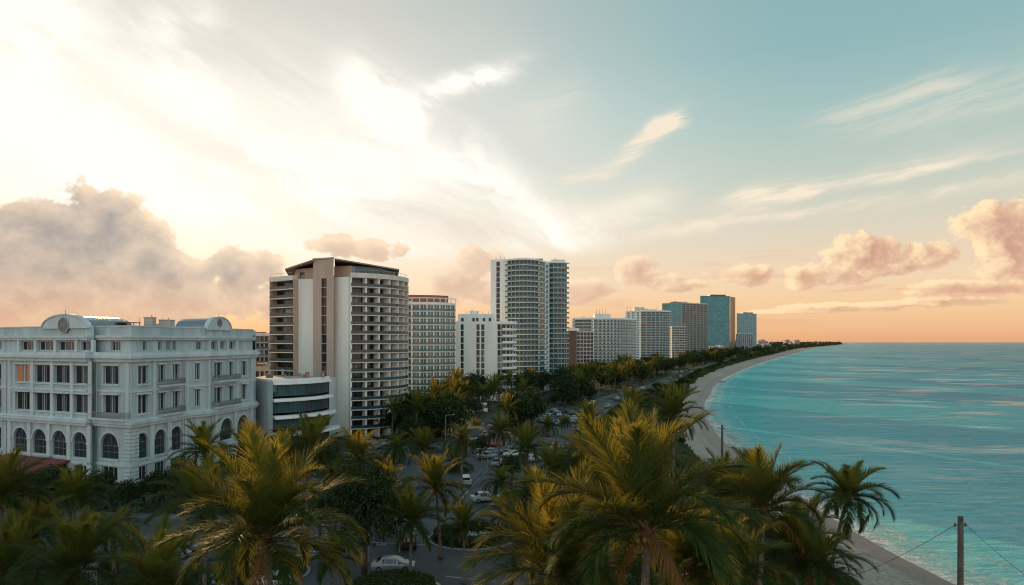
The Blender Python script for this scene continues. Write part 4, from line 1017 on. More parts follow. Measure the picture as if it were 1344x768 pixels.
def unit(a): return a / (np.linalg.norm(a, axis=-1, keepdims=True) + 1e-9)
def frond(rg, L, e0, az, droop, nl, ll, w, segs=3, dead=False, sk=1.0):
    """one pinnate leaf: arching rachis and two combs of hanging leaflets -> V, Q, young"""
    n = 15; t = np.linspace(0, 1, n); e = e0 - droop * t ** 1.5; swing = az + rg.normal(0, .10) * t + .12 * np.sin(t * 3) * rg.normal()
    e = e + .10 * rg.normal() * np.sin(t * 5); dirs = np.stack([np.cos(e) * np.cos(swing), np.cos(e) * np.sin(swing), np.sin(e)], -1)
    P_ = np.concatenate([[np.zeros(3)], np.cumsum(dirs[:-1] * L / (n - 1), 0)])
    V, Qs, Y = [], [], []; off = 0
    # rachis, three-sided
    side = unit(np.cross(dirs, [0, 0, 1.0]) + 1e-4); up = np.cross(side, dirs)
    r = np.interp(t, [0, .15, 1], [.055, .03, .006]) * L / 4.5
    ring = np.stack([P_ + side * r[:, None], P_ + up * r[:, None], P_ - side * r[:, None], P_ - up * r[:, None] * .6], 1)
    V.append(ring.reshape(-1, 3)); idx = np.arange(n * 4).reshape(n, 4)
    for k in range(4): Qs.append(np.stack([idx[:-1, k], idx[:-1, (k + 1) % 4], idx[1:, (k + 1) % 4], idx[1:, k]], -1))
    Y.append(np.full(n * 4, .35)); off = n * 4
    tl = np.linspace(.10, .995, nl)
    for s in (-1, 1):
        tt = np.clip(tl + rg.normal(0, .005, nl), .08, 1)
        p = np.stack([np.interp(tt, t, P_[:, i]) for i in range(3)], -1)
        T = unit(np.stack([np.interp(tt, t, dirs[:, i]) for i in range(3)], -1)); S = unit(np.cross(T, [0, 0, 1.0]) + 1e-4) * s; U = np.cross(S, T) * s
        U = np.where(U[:, 2:3] < 0, -U, U)
        beta = np.interp(tt, [0, .5, 1], [.62, .92, 1.38]) + rg.normal(0, .09, nl)
        vup = np.interp(tt, [0, 1], [.50, .15]) + rg.normal(0, .12, nl) - (.8 if dead else 0)
        d = unit(S * np.cos(beta)[:, None] + T * np.sin(beta)[:, None] + U * vup[:, None])
        l = ll * np.interp(tt, [0, .12, .35, .7, 1], [.45, .8, 1, .88, .45]) * rg.uniform(.82, 1.1, nl)
        l = np.where(rg.random(nl) < .04, l * .3, l)
        sag = sk * rg.uniform(.10, .32, nl) * (2.2 if dead else 1)
        wv = unit(np.cross(d, U) + rg.normal(0, .25, (nl, 3)))
        pts = [p]; dd = d
        for k in range(segs):
            dd = unit(dd + np.array([0, 0, -1.0]) * (sag * (k + .3) / segs * 1.5)[:, None]); pts.append(pts[-1] + dd * (l / segs)[:, None])
        ws = {3: (.7, 1, .65, .10), 2: (.9, .85, .1)}[segs]
        v = np.concatenate([np.stack([q - wv * w * ws[k] / 2, q + wv * w * ws[k] / 2], 1) for k, q in enumerate(pts)], 1)
        V.append(v.reshape(-1, 3)); base = off + np.arange(nl) * (2 * (segs + 1))
        for k in range(segs): Qs.append(np.stack([base + 2 * k, base + 2 * k + 1, base + 2 * k + 3, base + 2 * k + 2], -1))
        yy = np.tile(np.repeat(np.linspace(.0, .15, segs + 1), 2), nl); Y.append(yy); off += v.shape[0] * v.shape[1]
    return np.concatenate(V), np.concatenate(Qs), np.concatenate(Y)
def palm_crown(seed, L=4.4, nf=26, nl=70, ll=.95, w=.055, segs=3, droopy=0.0, dead=2, wind=.0):
    rg = np.random.default_rng(seed); V, Qs, Y, Mi = [], [], [], []; off = 0
    for i in range(nf + dead):
        t = (i + .5) / nf; isd = i >= nf
        az = i * 2.399 + rg.normal(0, .18)
        e0 = (R(86) - R(92) * t ** 1.1 + rg.normal(0, .08) - droopy * .25) if not isd else R(-40) + rg.normal(0, .15)
        dr = (R(16) + R(84) * t ** .85 + rg.normal(0, .12) + droopy * .6) if not isd else R(40)
        l = L * (np.interp(t, [0, .15, .5, 1], [.80, 1, 1.02, .9])) * rg.uniform(.9, 1.06) * (.75 if isd else 1)
        v, q, y = frond(rg, l, e0, az, dr, nl if not isd else nl // 2, ll * l / L * (.9 if isd else 1), w, segs, isd, .55 + .95 * min(t, 1) + droopy * .2)
        v = v + np.array([math.cos(az), math.sin(az), 0]) * .13 + np.array([0, 0, .12 - .3 * t])
        v[:, 0] += wind * np.maximum(0, v[:, 2]) * .22
        yo = np.interp(t, [0, .12, .3, .6, 1.2], [.9, .62, .25, .08, .0]); y = np.clip(y + yo * .75, 0, 1)
        V.append(v); Qs.append(q + off); Y.append(y); Mi.append(np.full(len(q), 1 if isd else 0)); off += len(v)
    return arrmesh('crown', np.concatenate(V), np.concatenate(Qs), [M['palm_leaf'], M['palm_dead']], np.concatenate(Mi), {'young': np.concatenate(Y)})
def heart_mesh():                                   # leaf sheaths and fibre where the fronds leave the trunk
    mb = MB(); rr = random.Random(5)
    mb.tube([(0, 0, -.9), (0, 0, -.4), (0, 0, .1), (0, 0, .5)], [.17, .26, .24, .08], 9)
    for k in range(16):
        a = k * 2.4; z = -.6 + k * .06; c, s = math.cos(a), math.sin(a)
        mb.tube([(c * .15, s * .15, z), (c * .34, s * .34, z + .32), (c * .6, s * .6, z + .5)], [.09, .07, .03], 5)
    return mb.mesh('sheath', [M['fibre']], smooth=True)
def coconut_mesh():
    mb = MB(); rr = random.Random(8)
    for k in range(9):
        a = k * 2.4; r = .30 + rr.random() * .12; z = -.45 - rr.random() * .35; c = Vector((math.cos(a) * r, math.sin(a) * r, z))
        mb.tube([c + Vector((0, 0, .15)), c + Vector((0, 0, .09)), c, c - Vector((0, 0, .10)), c - Vector((0, 0, .15))], [.02, .10, .135, .09, .01], 7)
    return mb.mesh('coconut_cluster', [M['coconut']], smooth=True)
HEART, NUTS = heart_mesh(), coconut_mesh()
BIG = [palm_crown(11, 4.8, 28, 124, 1.55, .044), palm_crown(12, 4.6, 29, 124, 1.5, .044, wind=.6), palm_crown(13, 4.5, 27, 120, 1.5, .044, droopy=.3), palm_crown(14, 4.7, 26, 120, 1.5, .044, droopy=.15, wind=-.4, dead=4)]
MID = [palm_crown(21, 4.5, 26, 78, 1.4, .062, 2), palm_crown(22, 4.5, 25, 78, 1.4, .062, 2, droopy=.5), palm_crown(23, 4.3, 25, 62, 1.2, .07, 2, droopy=1.0), palm_crown(24, 4.5, 27, 78, 1.35, .062, 2, wind=.7)]
SHORE_PALM = palm_crown(31, 4.5, 27, 110, 1.35, .055, 3, droopy=.6, dead=1)
FARP = [palm_crown(41, 4.2, 22, 26, 1.1, .15, 2, dead=0), palm_crown(42, 4.0, 20, 26, 1.1, .15, 2, droopy=.7, dead=0)]
def trunk_mesh(h, lx, ly, r0=.24, r1=.15, n=9, rings=True):
    mb = MB(); pts, rad = [], []; k = max(6, int(h / .45)) if rings else 5
    for i in range(k + 1):
        t = i / k; c = t * t * .7 + t * .3
        pts.append((lx * c - lx, ly * c - ly, h * t - h)); rad.append((r0 + (r1 - r0) * t ** .6 + (.12 * (1 - t * 6) if t < .16 else 0)) * (1 + (.07 if rings and i % 2 else 0)))
    mb.tube(pts, rad, n); return mb.mesh('trunk', [M['bark']], smooth=True)
def palm(px, py, D, crown, scale, rot, label, group='coconut palms around the junction', lean=(0, 0), nuts=True, tilt=(0, 0)):
    x, y, z = P(px, py, D); h = z - .1
    th = thing('coconut_palm', (x - lean[0], y - lean[1], .1), label, 'palm tree', group)
    tr = link('trunk', trunk_mesh(h, lean[0], lean[1], .22 * max(.7, scale), .14 * max(.7, scale)), th, (lean[0], lean[1], h))
    c = link('crown', crown, th, (lean[0], lean[1], h)); c.scale = (scale,) * 3; tr_ = random.Random(int(px * 7 + py)); c.rotation_euler = (tr_.uniform(-.13, .13), tr_.uniform(-.05, .16), rot); c.scale = (scale * tr_.uniform(.95, 1.05), scale * tr_.uniform(.95, 1.05), scale * tr_.uniform(.94, 1.08))
    s = link('sheath', HEART, th, (lean[0], lean[1], h)); s.scale = (scale,) * 3; s.rotation_euler = (0, 0, rot)
    if nuts: s = link('coconut_cluster', NUTS, th, (lean[0], lean[1], h)); s.scale = (scale,) * 3
    return th
B_, M_, F_ = BIG, MID, FARP
PALMS = [
 (350, 702, 30, B_[0], .93, .4, 'large golden green coconut palm above the pale car at the bottom edge', (-.6, 0)),
 (850, 688, 28, B_[1], 1.08, 2.1, 'biggest glowing coconut palm with tall upright orange tipped fronds', (.4, 0)),
 (738, 752, 31, B_[2], 1.02, 4.0, 'golden palm fanning at the bottom edge beside the biggest palm', (0, 0)),
 (95, 746, 48, B_[1], .98, 1.2, 'broad olive palm in front of the thin pale pylon', (.5, 0)),
 (203, 775, 43, B_[3], .98, 5.0, 'brush topped palm standing over the cross street', (0, 0)),
 (272, 668, 55, B_[3], .98, 3.2, 'golden tipped palm between the hotel corner and the large golden palm', (.3, 0)),
 (2, 655, 58, B_[0], .98, 2.4, 'palm cut by the picture edge in front of the hotel arches', (0, 0)),
 (8, 752, 52, M_[0], 1.0, .9, 'dark palm low in the bottom left corner', (0, 0)),
 (1003, 668, 46, B_[2], 1.0, 1.0, 'dark green palm between the biggest palm and the lone beach palm', (.6, .3)),
 (1113, 652, 58, SHORE_PALM, .88, .6, 'lone dark palm leaning over the beach with separate drooping fronds', (1.9, 0)),
 (268, 592, 82, M_[1], 1.0, 2.2, 'dark palm standing before the arches on the street side of the hotel', (0, 0)),
 (403, 592, 74, M_[3], 1.0, 1.0, 'tall palm in front of the annex with curved glass storeys', (0, 0)),
 (378, 604, 80, M_[0], .9, 3.6, 'second palm in front of the annex, just behind the large golden palm', (0, 0)),
 (572, 640, 76, M_[0], .92, 1.7, 'golden crowned palm over the centre of the junction', (-.5, 0)),
 (541, 684, 69, M_[3], .88, 4.4, 'slender trunked palm rising from the hedge island by the silver sedan', (.2, 0)),
 (609, 692, 68, M_[0], .62, 2.9, 'small thin trunked palm in front of the round hedge island', (0, 0)),
 (658, 632, 98, M_[2], .86, .3, 'small drooping palm beside the white hatchback on the avenue', (0, 0)),
 (606, 578, 112, M_[2], .92, 5.2, 'dark shaggy palm hanging over the left lane', (0, 0)),
 (692, 592, 104, M_[0], .96, 2.6, 'golden palm on the planted median between the lanes', (0, 0)),
 (655, 566, 132, M_[1], .95, 1.1, 'dark palm behind the golden median palm', (0, 0)),
 (775, 554, 122, M_[3], .98, 3.3, 'golden palm on the right verge behind the biggest palm', (0, 0)),
 (772, 612, 78, M_[0], .98, 4.9, 'upright bright palm touching the left side of the biggest palm', (0, 0)),
 (828, 540, 112, M_[3], .92, 1.5, 'golden palm above the left shoulder of the biggest palm', (0, 0)),
 (884, 548, 84, M_[0], 1.0, .2, 'fiery golden palm directly behind the biggest palm near the beach', (0, 0)),
 (726, 618, 88, M_[1], .98, 3.9, 'dark palm just above the golden bottom edge palm', (0, 0)),
 (470, 602, 92, M_[1], 1.0, 4.1, 'dark palm at the foot of the tan tower', (0, 0)),
 (325, 598, 96, M_[0], .95, 2.0, 'palm at the far corner of the hotel near the annex', (0, 0)),
 (742, 553, 158, M_[2], .55, 2.8, 'tiny long stemmed palm beside the parked cars', (0, 0)),
 (944, 650, 56, M_[3], .98, 5.5, 'golden palm pressed behind the right side of the biggest palm', (.4, 0)),
 (97, 655, 84, M_[1], 1.0, 3.1, 'shadowed palm below the hotel arches', (0, 0)),
 (905, 742, 37, B_[3], .86, 2.2, 'dark palm under the right side of the biggest palm at the bottom edge', (0, 0)),
 (1045, 715, 50, M_[1], .95, 4.6, 'shaded low palm between sand and the dark green palm', (0, 0)),
 (968, 748, 36, M_[3], .72, 1.9, 'small shaded palm at the bottom edge near the beach scrub', (0, 0)),
 (436, 735, 60, M_[0], .62, .8, 'small golden palm tucked under the large golden palm', (0, 0)),
 (800, 640, 62, M_[1], .95, 2.3, 'dark palm behind the golden bottom edge palm', (0, 0)),
 (520, 588, 135, M_[2], 1.0, .7, 'dark palm before the right foot of the tan tower', (0, 0)),
 (845, 600, 70, M_[3], .9, 3.0, 'palm hidden low behind the biggest palm', (0, 0)),
 (795, 572, 100, M_[2], .95, 5.9, 'dim palm between the right verge palm and the biggest palm', (0, 0)),
 (150, 700, 70, M_[2], .85, 1.6, 'low dim palm at the edge of the cross street', (0, 0)),
 (45, 700, 62, M_[1], .9, 4.4, 'dim palm between the edge palm and the olive palm', (0, 0)),
 (440, 640, 74, M_[1], .85, 5.0, 'dim palm right of the large golden palm', (0, 0)),
 (590, 606, 150, M_[1], 1.0, 4.0, 'dark palm in the row right of the tan tower', (0, 0)),
 (632, 600, 165, M_[0], .9, 1.0, 'dim palm beyond the shaggy palm on the left lane', (0, 0)),
 (556, 590, 120, M_[3], 1.0, 2.0, 'dark palm over the small car park', (0, 0)),
 (508, 640, 92, M_[1], .95, 3.0, 'dark palm behind the slender trunked island palm', (0, 0)),
 (720, 560, 175, M_[1], .9, 5.0, 'dim palm just left of the packed car rows', (0, 0)),
 (750, 690, 60, M_[2], .9, 2.6, 'dim palm filling in behind the golden bottom edge palm', (0, 0)),
 (690, 715, 62, M_[1], .7, 1.3, 'short dim palm left of the golden bottom edge palm', (0, 0)),
 (1070, 745, 46, M_[1], .8, 2.2, 'low shaded palm by the root of the lone beach palm', (0, 0)),
 (310, 740, 58, M_[0], .8, 5.4, 'dim palm below the left side of the large golden palm', (0, 0)),
 (575, 575, 175, M_[0], 1.0, 2.0, 'dim palm under the round fronted tower', (0, 0)),
 (625, 566, 200, M_[1], 1.0, 3.0, 'dim palm under the plain white block', (0, 0)),
 (600, 612, 128, M_[1], .9, 1.4, 'dim palm at the left kerb before the shaggy palm', (0, 0)),
 (500, 665, 84, M_[1], .9, 5.2, 'dim palm behind the right side of the full forked tree', (0, 0)),
 (665, 672, 84, M_[3], .75, .6, 'short dim palm behind the round hedge island', (0, 0)),
 (700, 650, 72, M_[1], .8, 2.0, 'dim palm left of the bright upright palm', (0, 0)),
]
for p in PALMS:
    if p: palm(*p[:7], lean=p[7], nuts=p[3] in BIG or p[3] == SHORE_PALM)

# broadleaf trees
def tree_crown(seed, r=3.4, h=4.6, n=3400, leaf=.34, lobes=9, m='leaf_dark'):
    rg = np.random.default_rng(seed); C = []
    for k in range(lobes):
        a = k * 2.4 + rg.normal(0, .3); q = math.sqrt((k + .5) / lobes); C.append((math.cos(a) * q * r * .62, math.sin(a) * q * r * .62, h * (.35 + .42 * (1 - q * q)) + rg.normal(0, .35), r * rg.uniform(.34, .52)))
    C = np.array(C); k = rg.integers(0, lobes, n); d = unit(rg.normal(size=(n, 3))); rad = rg.uniform(.45, 1.08, n) ** .6
    ctr = C[k, :3] + d * (C[k, 3] * rad)[:, None] * np.array([1, 1, .8]); ctr[:, 2] = np.maximum(ctr[:, 2], h * .08)
    # twig clumps: pull leaves toward random anchors
    an = ctr[rg.integers(0, n, n // 14)]; j = rg.integers(0, len(an), n); pull = (rg.random(n) < .55)[:, None]
    ctr = np.where(pull, an[j] + rg.normal(0, leaf * .9, (n, 3)), ctr)
    a = unit(rg.normal(size=(n, 3))); b = unit(np.cross(a, rg.normal(size=(n, 3)))); s = leaf * rg.uniform(.5, 1.2, n)[:, None]
    V = np.stack([ctr - a * s * .55, ctr + b * s * .28, ctr + a * s * .55, ctr - b * s * .28], 1).reshape(-1, 3)
    y = np.repeat(np.clip(rg.normal(.12, .14, n), 0, 1), 4)
    return arrmesh('crown', V, np.arange(4 * n).reshape(n, 4), [M[m]], None, {'young': y})
def limbs(seed, r, h, th_):
    rr = random.Random(seed); mb = MB(); mb.tube([(0, 0, 0), (.05, 0, th_ * .5), (0, .05, th_)], [.26, .19, .16], 8)
    for k in range(7):
        a = k * 2.4; q = r * rr.uniform(.35, .7); mb.tube([(0, 0, th_ * .92), (math.cos(a) * q * .4, math.sin(a) * q * .4, th_ + h * .22), (math.cos(a) * q, math.sin(a) * q, th_ + h * rr.uniform(.4, .62))], [.11, .07, .025], 5)
    return mb.mesh('trunk', [M['bark_dark']], smooth=True)
TREES = [(limbs(k, 3.4, 4.6, 2.4), tree_crown(50 + k, 3.4, 4.6)) for k in range(4)]
TFAR = [(limbs(k, 3.4, 4.6, 2.0), tree_crown(70 + k, 3.8, 4.8, 1500, .62, 8)) for k in range(3)]
def tree(x, y, s, rot, label, group, src, zs=1.0, z=0.0):
    th = thing('broadleaf_tree', (x, y, z), label, 'tree', group, rot)
    a = link('trunk', src[0], th); a.scale = (s, s, s * zs); b = link('crown', src[1], th, (0, 0, 1.7 * s * zs)); b.scale = (s, s, s * zs)
    return th
x, y = Q(478, 71)
tree(x, y, 1.36, .4, 'full dark broadleaf tree with forked trunk beside the silver sedan', None, TREES[0], 1.35)
rr = random.Random(12)
for k, (px, py, D, s, lab) in enumerate([
    (70, 690, 98, 1.0, 'dark round tree below the red awning'), (130, 680, 97, .9, 'dark tree below the corner of the hotel'), (170, 672, 96, .75, 'low bushy tree under the banded hotel corner'),
    (205, 668, 99, .9, 'dark tree between hotel corner and golden tipped palm'), (240, 650, 104, 1.0, 'dark tree beneath the palm before the hotel arches'), (30, 720, 92, 1.0, 'dark tree low behind the edge palm'),
    (325, 650, 108, 1.1, 'dark tree at the far end of the hotel'), (365, 640, 118, 1.2, 'dark tree at the foot of the annex'), (425, 640, 115, 1.2, 'dark tree between annex and tan tower'), (455, 650, 100, 1.0, 'dark tree behind the full forked tree'),
    (540, 600, 150, 1.2, 'dark tree at the right foot of the tan tower'), (560, 600, 165, 1.3, 'dark tree before the round fronted tower'), (500, 610, 118, .62, 'clipped tree at the edge of the small car park'),
    (630, 590, 138, .8, 'dark median tree behind the shaggy palm'), (672, 615, 118, .7, 'dark tree on the median beside the golden median palm'), (710, 640, 92, .8, 'dark tree on the right verge behind the golden bottom edge palm'),
    (690, 690, 78, .9, 'bushy tree right of the round hedge island'), (420, 690, 84, .9, 'bushy tree left of the full forked tree')]):
    x, y = Q(px, D); tree(x, y, s, rr.uniform(0, 6), lab, None, TREES[k % 4])
# belts of trees: between the towers and the avenue, and along the beach side
def xb(y): return float(np.interp(y, [p[1] for p in BLVD], [p[0] for p in BLVD]))
FRONT = [(150, -36), (190, -26), (262, -30), (284, -12), (320, 2), (328, 15), (352, 30), (455, 40), (505, 74), (528, 96), (620, 130), (632, 146), (750, 190), (905, 235), (935, 268), (1300, 400)]
def xf(y): return float(np.interp(y, [p[0] for p in FRONT], [p[1] for p in FRONT]))
placed = []
MEDN = 18
def free(x, y, r):
    for a, b, c in placed:
        if (a - x) ** 2 + (b - y) ** 2 < (r + c) ** 2 * .36: return False
    placed.append((x, y, r)); return True
LABB = 'dark leafy tree in the belt between the towers and the avenue'
LABP = 'dark palm in the belt between the towers and the avenue'
LABS = 'low dark tree on the strip between avenue and beach'
cnt = 0
for tries in range(6000):
    if cnt >= 215: break
    y = 160 * math.exp(rr.random() * math.log(1150 / 160)); x0, x1 = xf(y) + 2, xb(y) - 8
    if x1 - x0 < 3: continue
    x = x0 + (x1 - x0) * rr.random(); s = rr.uniform(.95, 1.5) * (1 + y / 2500)
    if y < 330 and min((x - a) ** 2 + (y - b) ** 2 for a, b in LEFTC) < 49: continue
    if 5 < x < 28 and 196 < y < 248: continue
    if not free(x, y, 3.0 * s): continue
    cnt += 1
    if rr.random() < (.45 if y < 420 else .2):
        z = rr.uniform(7, 10.5); th = thing('coconut_palm', (x, y, 0), LABP, 'palm tree', 'palms in the tree belt')
        t = link('trunk', trunk_mesh(z, .4, 0, .2, .14, 6, False), th, (.4, 0, z)); c = link('crown', rr.choice(FARP), th, (.4, 0, z), rr.uniform(0, 6)); c.scale = (s * .9,) * 3
    else: tree(x, y, s, rr.uniform(0, 6), LABB, 'trees in the tree belt', rr.choice(TFAR), rr.uniform(.9, 1.25))
cnt = 0
for tries in range(900):
    if cnt >= MEDN: break
    y = rr.uniform(118, 300); a = float(np.interp(y, [p[1] for p in LEFTC], [p[0] for p in LEFTC])) + 7.5; b = xb(y) - 9
    if b - a < 1.5: continue
    x = rr.uniform(a, b); s = rr.uniform(.5, .85)
    if 5 < x < 28 and 192 < y < 250 or not free(x, y, 2.4 * s): continue
    cnt += 1; tree(x, y, s, rr.uniform(0, 6), 'small dark tree on the planted median between the two lanes', 'small trees on the median', rr.choice(TFAR))
cnt = 0; placed = []
for tries in range(3000):
    if cnt >= 56: break
    y = 110 * math.exp(rr.random() * math.log(1000 / 110)); x0, x1 = xb(y) + 10.5, float(shore(y)) - float(beach_w(y)) * 1.25
    if x1 - x0 < 1.5: continue
    t = rr.random(); x = x0 + (x1 - x0) * t
    s = rr.uniform(.42, .75) * (1 - .4 * t) * (1 + y / 1800)
    if not free(x, y, 2.6 * s): continue
    cnt += 1; tree(x, y, s, rr.uniform(0, 6), LABS, 'low trees along the beach strip', rr.choice(TFAR))
# beach scrub: sea grape thickets near the camera
def shrub_mesh(seed, rx, ry, h, n, leaf, name='foliage'):
    rg = np.random.default_rng(seed); a = rg.uniform(0, 2 * math.pi, n); q = np.sqrt(rg.random(n))
    bump_ = 1 + .25 * np.sin(a * 3 + seed) + .15 * np.sin(a * 7)
    x, y = np.cos(a) * q * rx * bump_, np.sin(a) * q * ry * bump_; z = h * np.sqrt(np.clip(1 - q ** 2.4, 0, 1)) * rg.uniform(.55, 1.06, n) * (1 + .22 * np.sin(x * 2.1 + seed) * np.cos(y * 1.7))
    ctr = np.stack([x, y, z], -1); u = unit(rg.normal(size=(n, 3)) + [0, 0, .6]); v = unit(np.cross(u, rg.normal(size=(n, 3)))); s = leaf * rg.uniform(.5, 1.2, n)[:, None]
    V = np.stack([ctr - u * s * .6, ctr + v * s * .3, ctr + u * s * .6, ctr - v * s * .3], 1).reshape(-1, 3)
    return arrmesh(name, V, np.arange(4 * n).reshape(n, 4), [M['leaf_shrub']], None, {'young': np.repeat(rg.random(n) * .35, 4)})
SH = [shrub_mesh(k, 2.6, 2.4, 2.0, 2600, .26) for k in range(3)]
for k, (x, y, s, sz, lab) in enumerate([(24.5, 56, 1.3, 1.5, 'big dark sea grape bush at the root of the lone beach palm'), (29.0, 61, 1.15, 1.0, 'sea grape bush spreading to the edge of the sand at the bottom'), (21.0, 63, 1.3, 1.5, 'dark bush left of the lone beach palm trunk'),
    (30.5, 70, .9, .8, 'low bush on the sand edge behind the beach palm'), (20, 50, 1.5, 1.7, 'dark bush under the shaded low palm'), (26.5, 73, 1.2, 1.0, 'bush behind the sea grapes by the sand'), (32, 84, 1.0, .8, 'low bush halfway along the near sand edge'),
    (15, 56, 1.5, 1.4, 'dark bush under the dark green palm'), (24, 88, 1.2, 1.0, 'scrub bush behind the dark green palm'), (33.5, 104, 1.1, .8, 'scrub bush at the sand edge beyond the beach palm'), (32, 128, 1.2, .9, 'far scrub bush near the beach path')]):
    th = thing('sea_grape_bush', (x, y, 0.2), lab, 'bush'); f = link('foliage', SH[k % 3], th, (0, 0, 0), k * 1.3); f.scale = (s, s, s * sz)
    mb = MB()
    for j in range(5): a = j * 1.26; mb.tube([(0, 0, -.3), (math.cos(a) * s * .9, math.sin(a) * s * .9, 1.2 * s * sz)], [.06, .03], 5)
    link('stem', mb.mesh('stem', [M['bark_dark']]), th)
# hedges on the islands
for k, ((cx, cy, rx, ry), lab) in enumerate(zip(ISL, ['round clipped hedge on the kerbed island in the junction', 'clipped hedge on the kerbed island by the silver sedan', 'hedge on the kerbed island by the large golden palm', 'small hedge on the island of the car park'])):
    n = 9000; rg = np.random.default_rng(k); a = rg.uniform(0, 2 * math.pi, n); inner = .52 if k == 0 else 0.0; q = np.sqrt(rg.uniform(inner ** 2, 1, n)); hgt = .75
    z = np.where(rg.random(n) < .6, hgt + rg.normal(0, .05, n), rg.uniform(.05, hgt, n)); ed = z < hgt - .12; q = np.where(ed, np.where(rg.random(n) < (.75 if inner else 1), .97 + rg.normal(0, .02, n), inner + .02), q)
    z = z * (1 + .08 * np.sin(a * 5))
    ctr = np.stack([np.cos(a) * q * (rx - .75), np.sin(a) * q * (ry - .75), z], -1)
    u = unit(rg.normal(size=(n, 3))); v = unit(np.cross(u, rg.normal(size=(n, 3)))); s = .15 * rg.uniform(.6, 1.3, n)[:, None]
    V = np.stack([ctr - u * s, ctr + v * s * .55, ctr + u * s, ctr - v * s * .55], 1).reshape(-1, 3)
    o = link('hedge', arrmesh('hedge', V, np.arange(4 * n).reshape(n, 4), [M['leaf_shrub']], None, {'young': np.repeat(rg.random(n) * .3, 4)}), None, (cx, cy, .16))
    tag(o, lab, 'hedge')
mb = MB(); rr2 = random.Random(4); cx, cy = ISL[0][0], ISL[0][1]
for k in range(70):
    a = rr2.uniform(0, 6.28); q = math.sqrt(rr2.random()) * 1.9; s = rr2.uniform(.12, .3); x, y = cx + math.cos(a) * q * 1.15, cy + math.sin(a) * q
    mb.prism([(x + s * math.cos(b) * rr2.uniform(.7, 1.2), y + s * math.sin(b) * rr2.uniform(.7, 1.2)) for b in [j * 1.047 for j in range(6)]], .16, .16 + s * rr2.uniform(.6, 1.3))
o = link('pebbles', mb.mesh('pebbles', [mat('white_stone', (.42, .44, .44), .8, var=.3, vscale=2)])); o['kind'] = 'stuff'
tag(o, 'bed of pale decorative stones inside the round hedge', 'stones')
# dune grass and undergrowth
def scatter(name, label, cat, region, n, s0, s1, m, seed, hz=1.0):
    rg = np.random.default_rng(seed); x, y = region(rg, n); z = rg.uniform(0, 1, len(x)) ** 1.5
    s = (rg.uniform(s0, s1, len(x)) * (1 + y / 350))[:, None]; ctr = np.stack([x, y, z * s[:, 0] * hz + .05], -1)
    u = unit(rg.normal(size=(len(x), 3)) + [0, 0, .5]); v = unit(np.cross(u, rg.normal(size=(len(x), 3))))
    V = np.stack([ctr - u * s * .6, ctr + v * s * .3, ctr + u * s * .6, ctr - v * s * .3], 1).reshape(-1, 3)
    o = link(name, arrmesh(name, V, np.arange(4 * len(x)).reshape(-1, 4), [M[m]], None, {'young': np.repeat(rg.random(len(x)) * .4, 4)}))
    o['kind'] = 'stuff'; tag(o, label, cat); return o
def dune(rg, n):
    y = 60 * np.exp(rg.random(n) * math.log(1500 / 60)); xr = np.interp(y, [p[1] for p in BLVD], [p[0] for p in BLVD]) + 7.2; xs = shore(y) - beach_w(y) * (1.12 + .18 * np.sin(y * .21) * np.sin(y * .043))
    t = rg.random(n); x = xr + (xs - xr) * t; k = x < xs; return x[k], y[k]
scatter('dune_scrub', 'green scrub covering the dune between avenue and sand', 'scrub', dune, 70000, .20, .55, 'leaf_shrub', 1, 1.6)
def under(rg, n):
    y = 45 * np.exp(rg.random(n) * math.log(900 / 45)); x = rg.uniform(-1.05, .6, n) * y * .8; 
    bx = np.interp(y, [p[1] for p in BLVD], [p[0] for p in BLVD]); lx = np.interp(y, [p[1] for p in LEFTC], [p[0] for p in LEFTC])
    cyy = np.interp(x, [p[0] for p in CROSS], [p[1] for p in CROSS])
    k = (x < bx - 8.6) & ((np.abs(x - lx) > 7) | (y < 100) | (y > 330)) & (np.abs(y - cyy) > 10.5) & ((x + 8) ** 2 / 24 ** 2 + (y - 77) ** 2 / 21 ** 2 > 1)
    k &= ~((x > -41) & (x < 4) & (y > 98) & (y < 160)) & ~((x > 3) & (x < 37) & (y > 190) & (y < 258)) & ~((x < -56) & (y > 112))
    return x[k], y[k]
scatter('undergrowth', 'dark undergrowth beneath the trees', 'undergrowth', under, 60000, .3, .7, 'leaf_dark', 2, 1.4)
# far wooded shore running out to the cape
def farwood(rg, n):
    y = 820 * np.exp(rg.random(n) ** 1.1 * math.log(7300 / 820)); xs = shore(y) - beach_w(y) * 1.15; w = 120 + y * .30
    x = xs - w * rg.random(n) ** 1.3; bx = np.interp(y, [p[1] for p in BLVD], [p[0] for p in BLVD])
    k = (np.abs(x - bx) > 9) | (y > 1500); return x[k], y[k]
def far_mesh():
    rg = np.random.default_rng(9); x, y = farwood(rg, 34000); s = (1.3 + y * .0011) * rg.uniform(.6, 1.3, len(x)); z = rg.random(len(x)) ** .6 * (6.5 + y * .0016) + 1
    hump = 1 + .35 * np.sin(x * .021 + y * .008) + .2 * np.sin(x * .07); z = z * hump
    ctr = np.stack([x, y, z], -1); u = unit(rg.normal(size=(len(x), 3))); v = unit(np.cross(u, rg.normal(size=(len(x), 3)))); s = s[:, None]
    V = np.stack([ctr - u * s, ctr + v * s * .7, ctr + u * s, ctr - v * s * .7], 1).reshape(-1, 3)
    o = link('far_woods', arrmesh('far_woods', V, np.arange(4 * len(x)).reshape(-1, 4), [M['leaf_dark']], None, {'young': np.repeat(rg.random(len(x)) * .3, 4)})); o['kind'] = 'stuff'; tag(o, 'dark woods along the far shore out to the cape', 'woods')
far_mesh()
rr = random.Random(21)
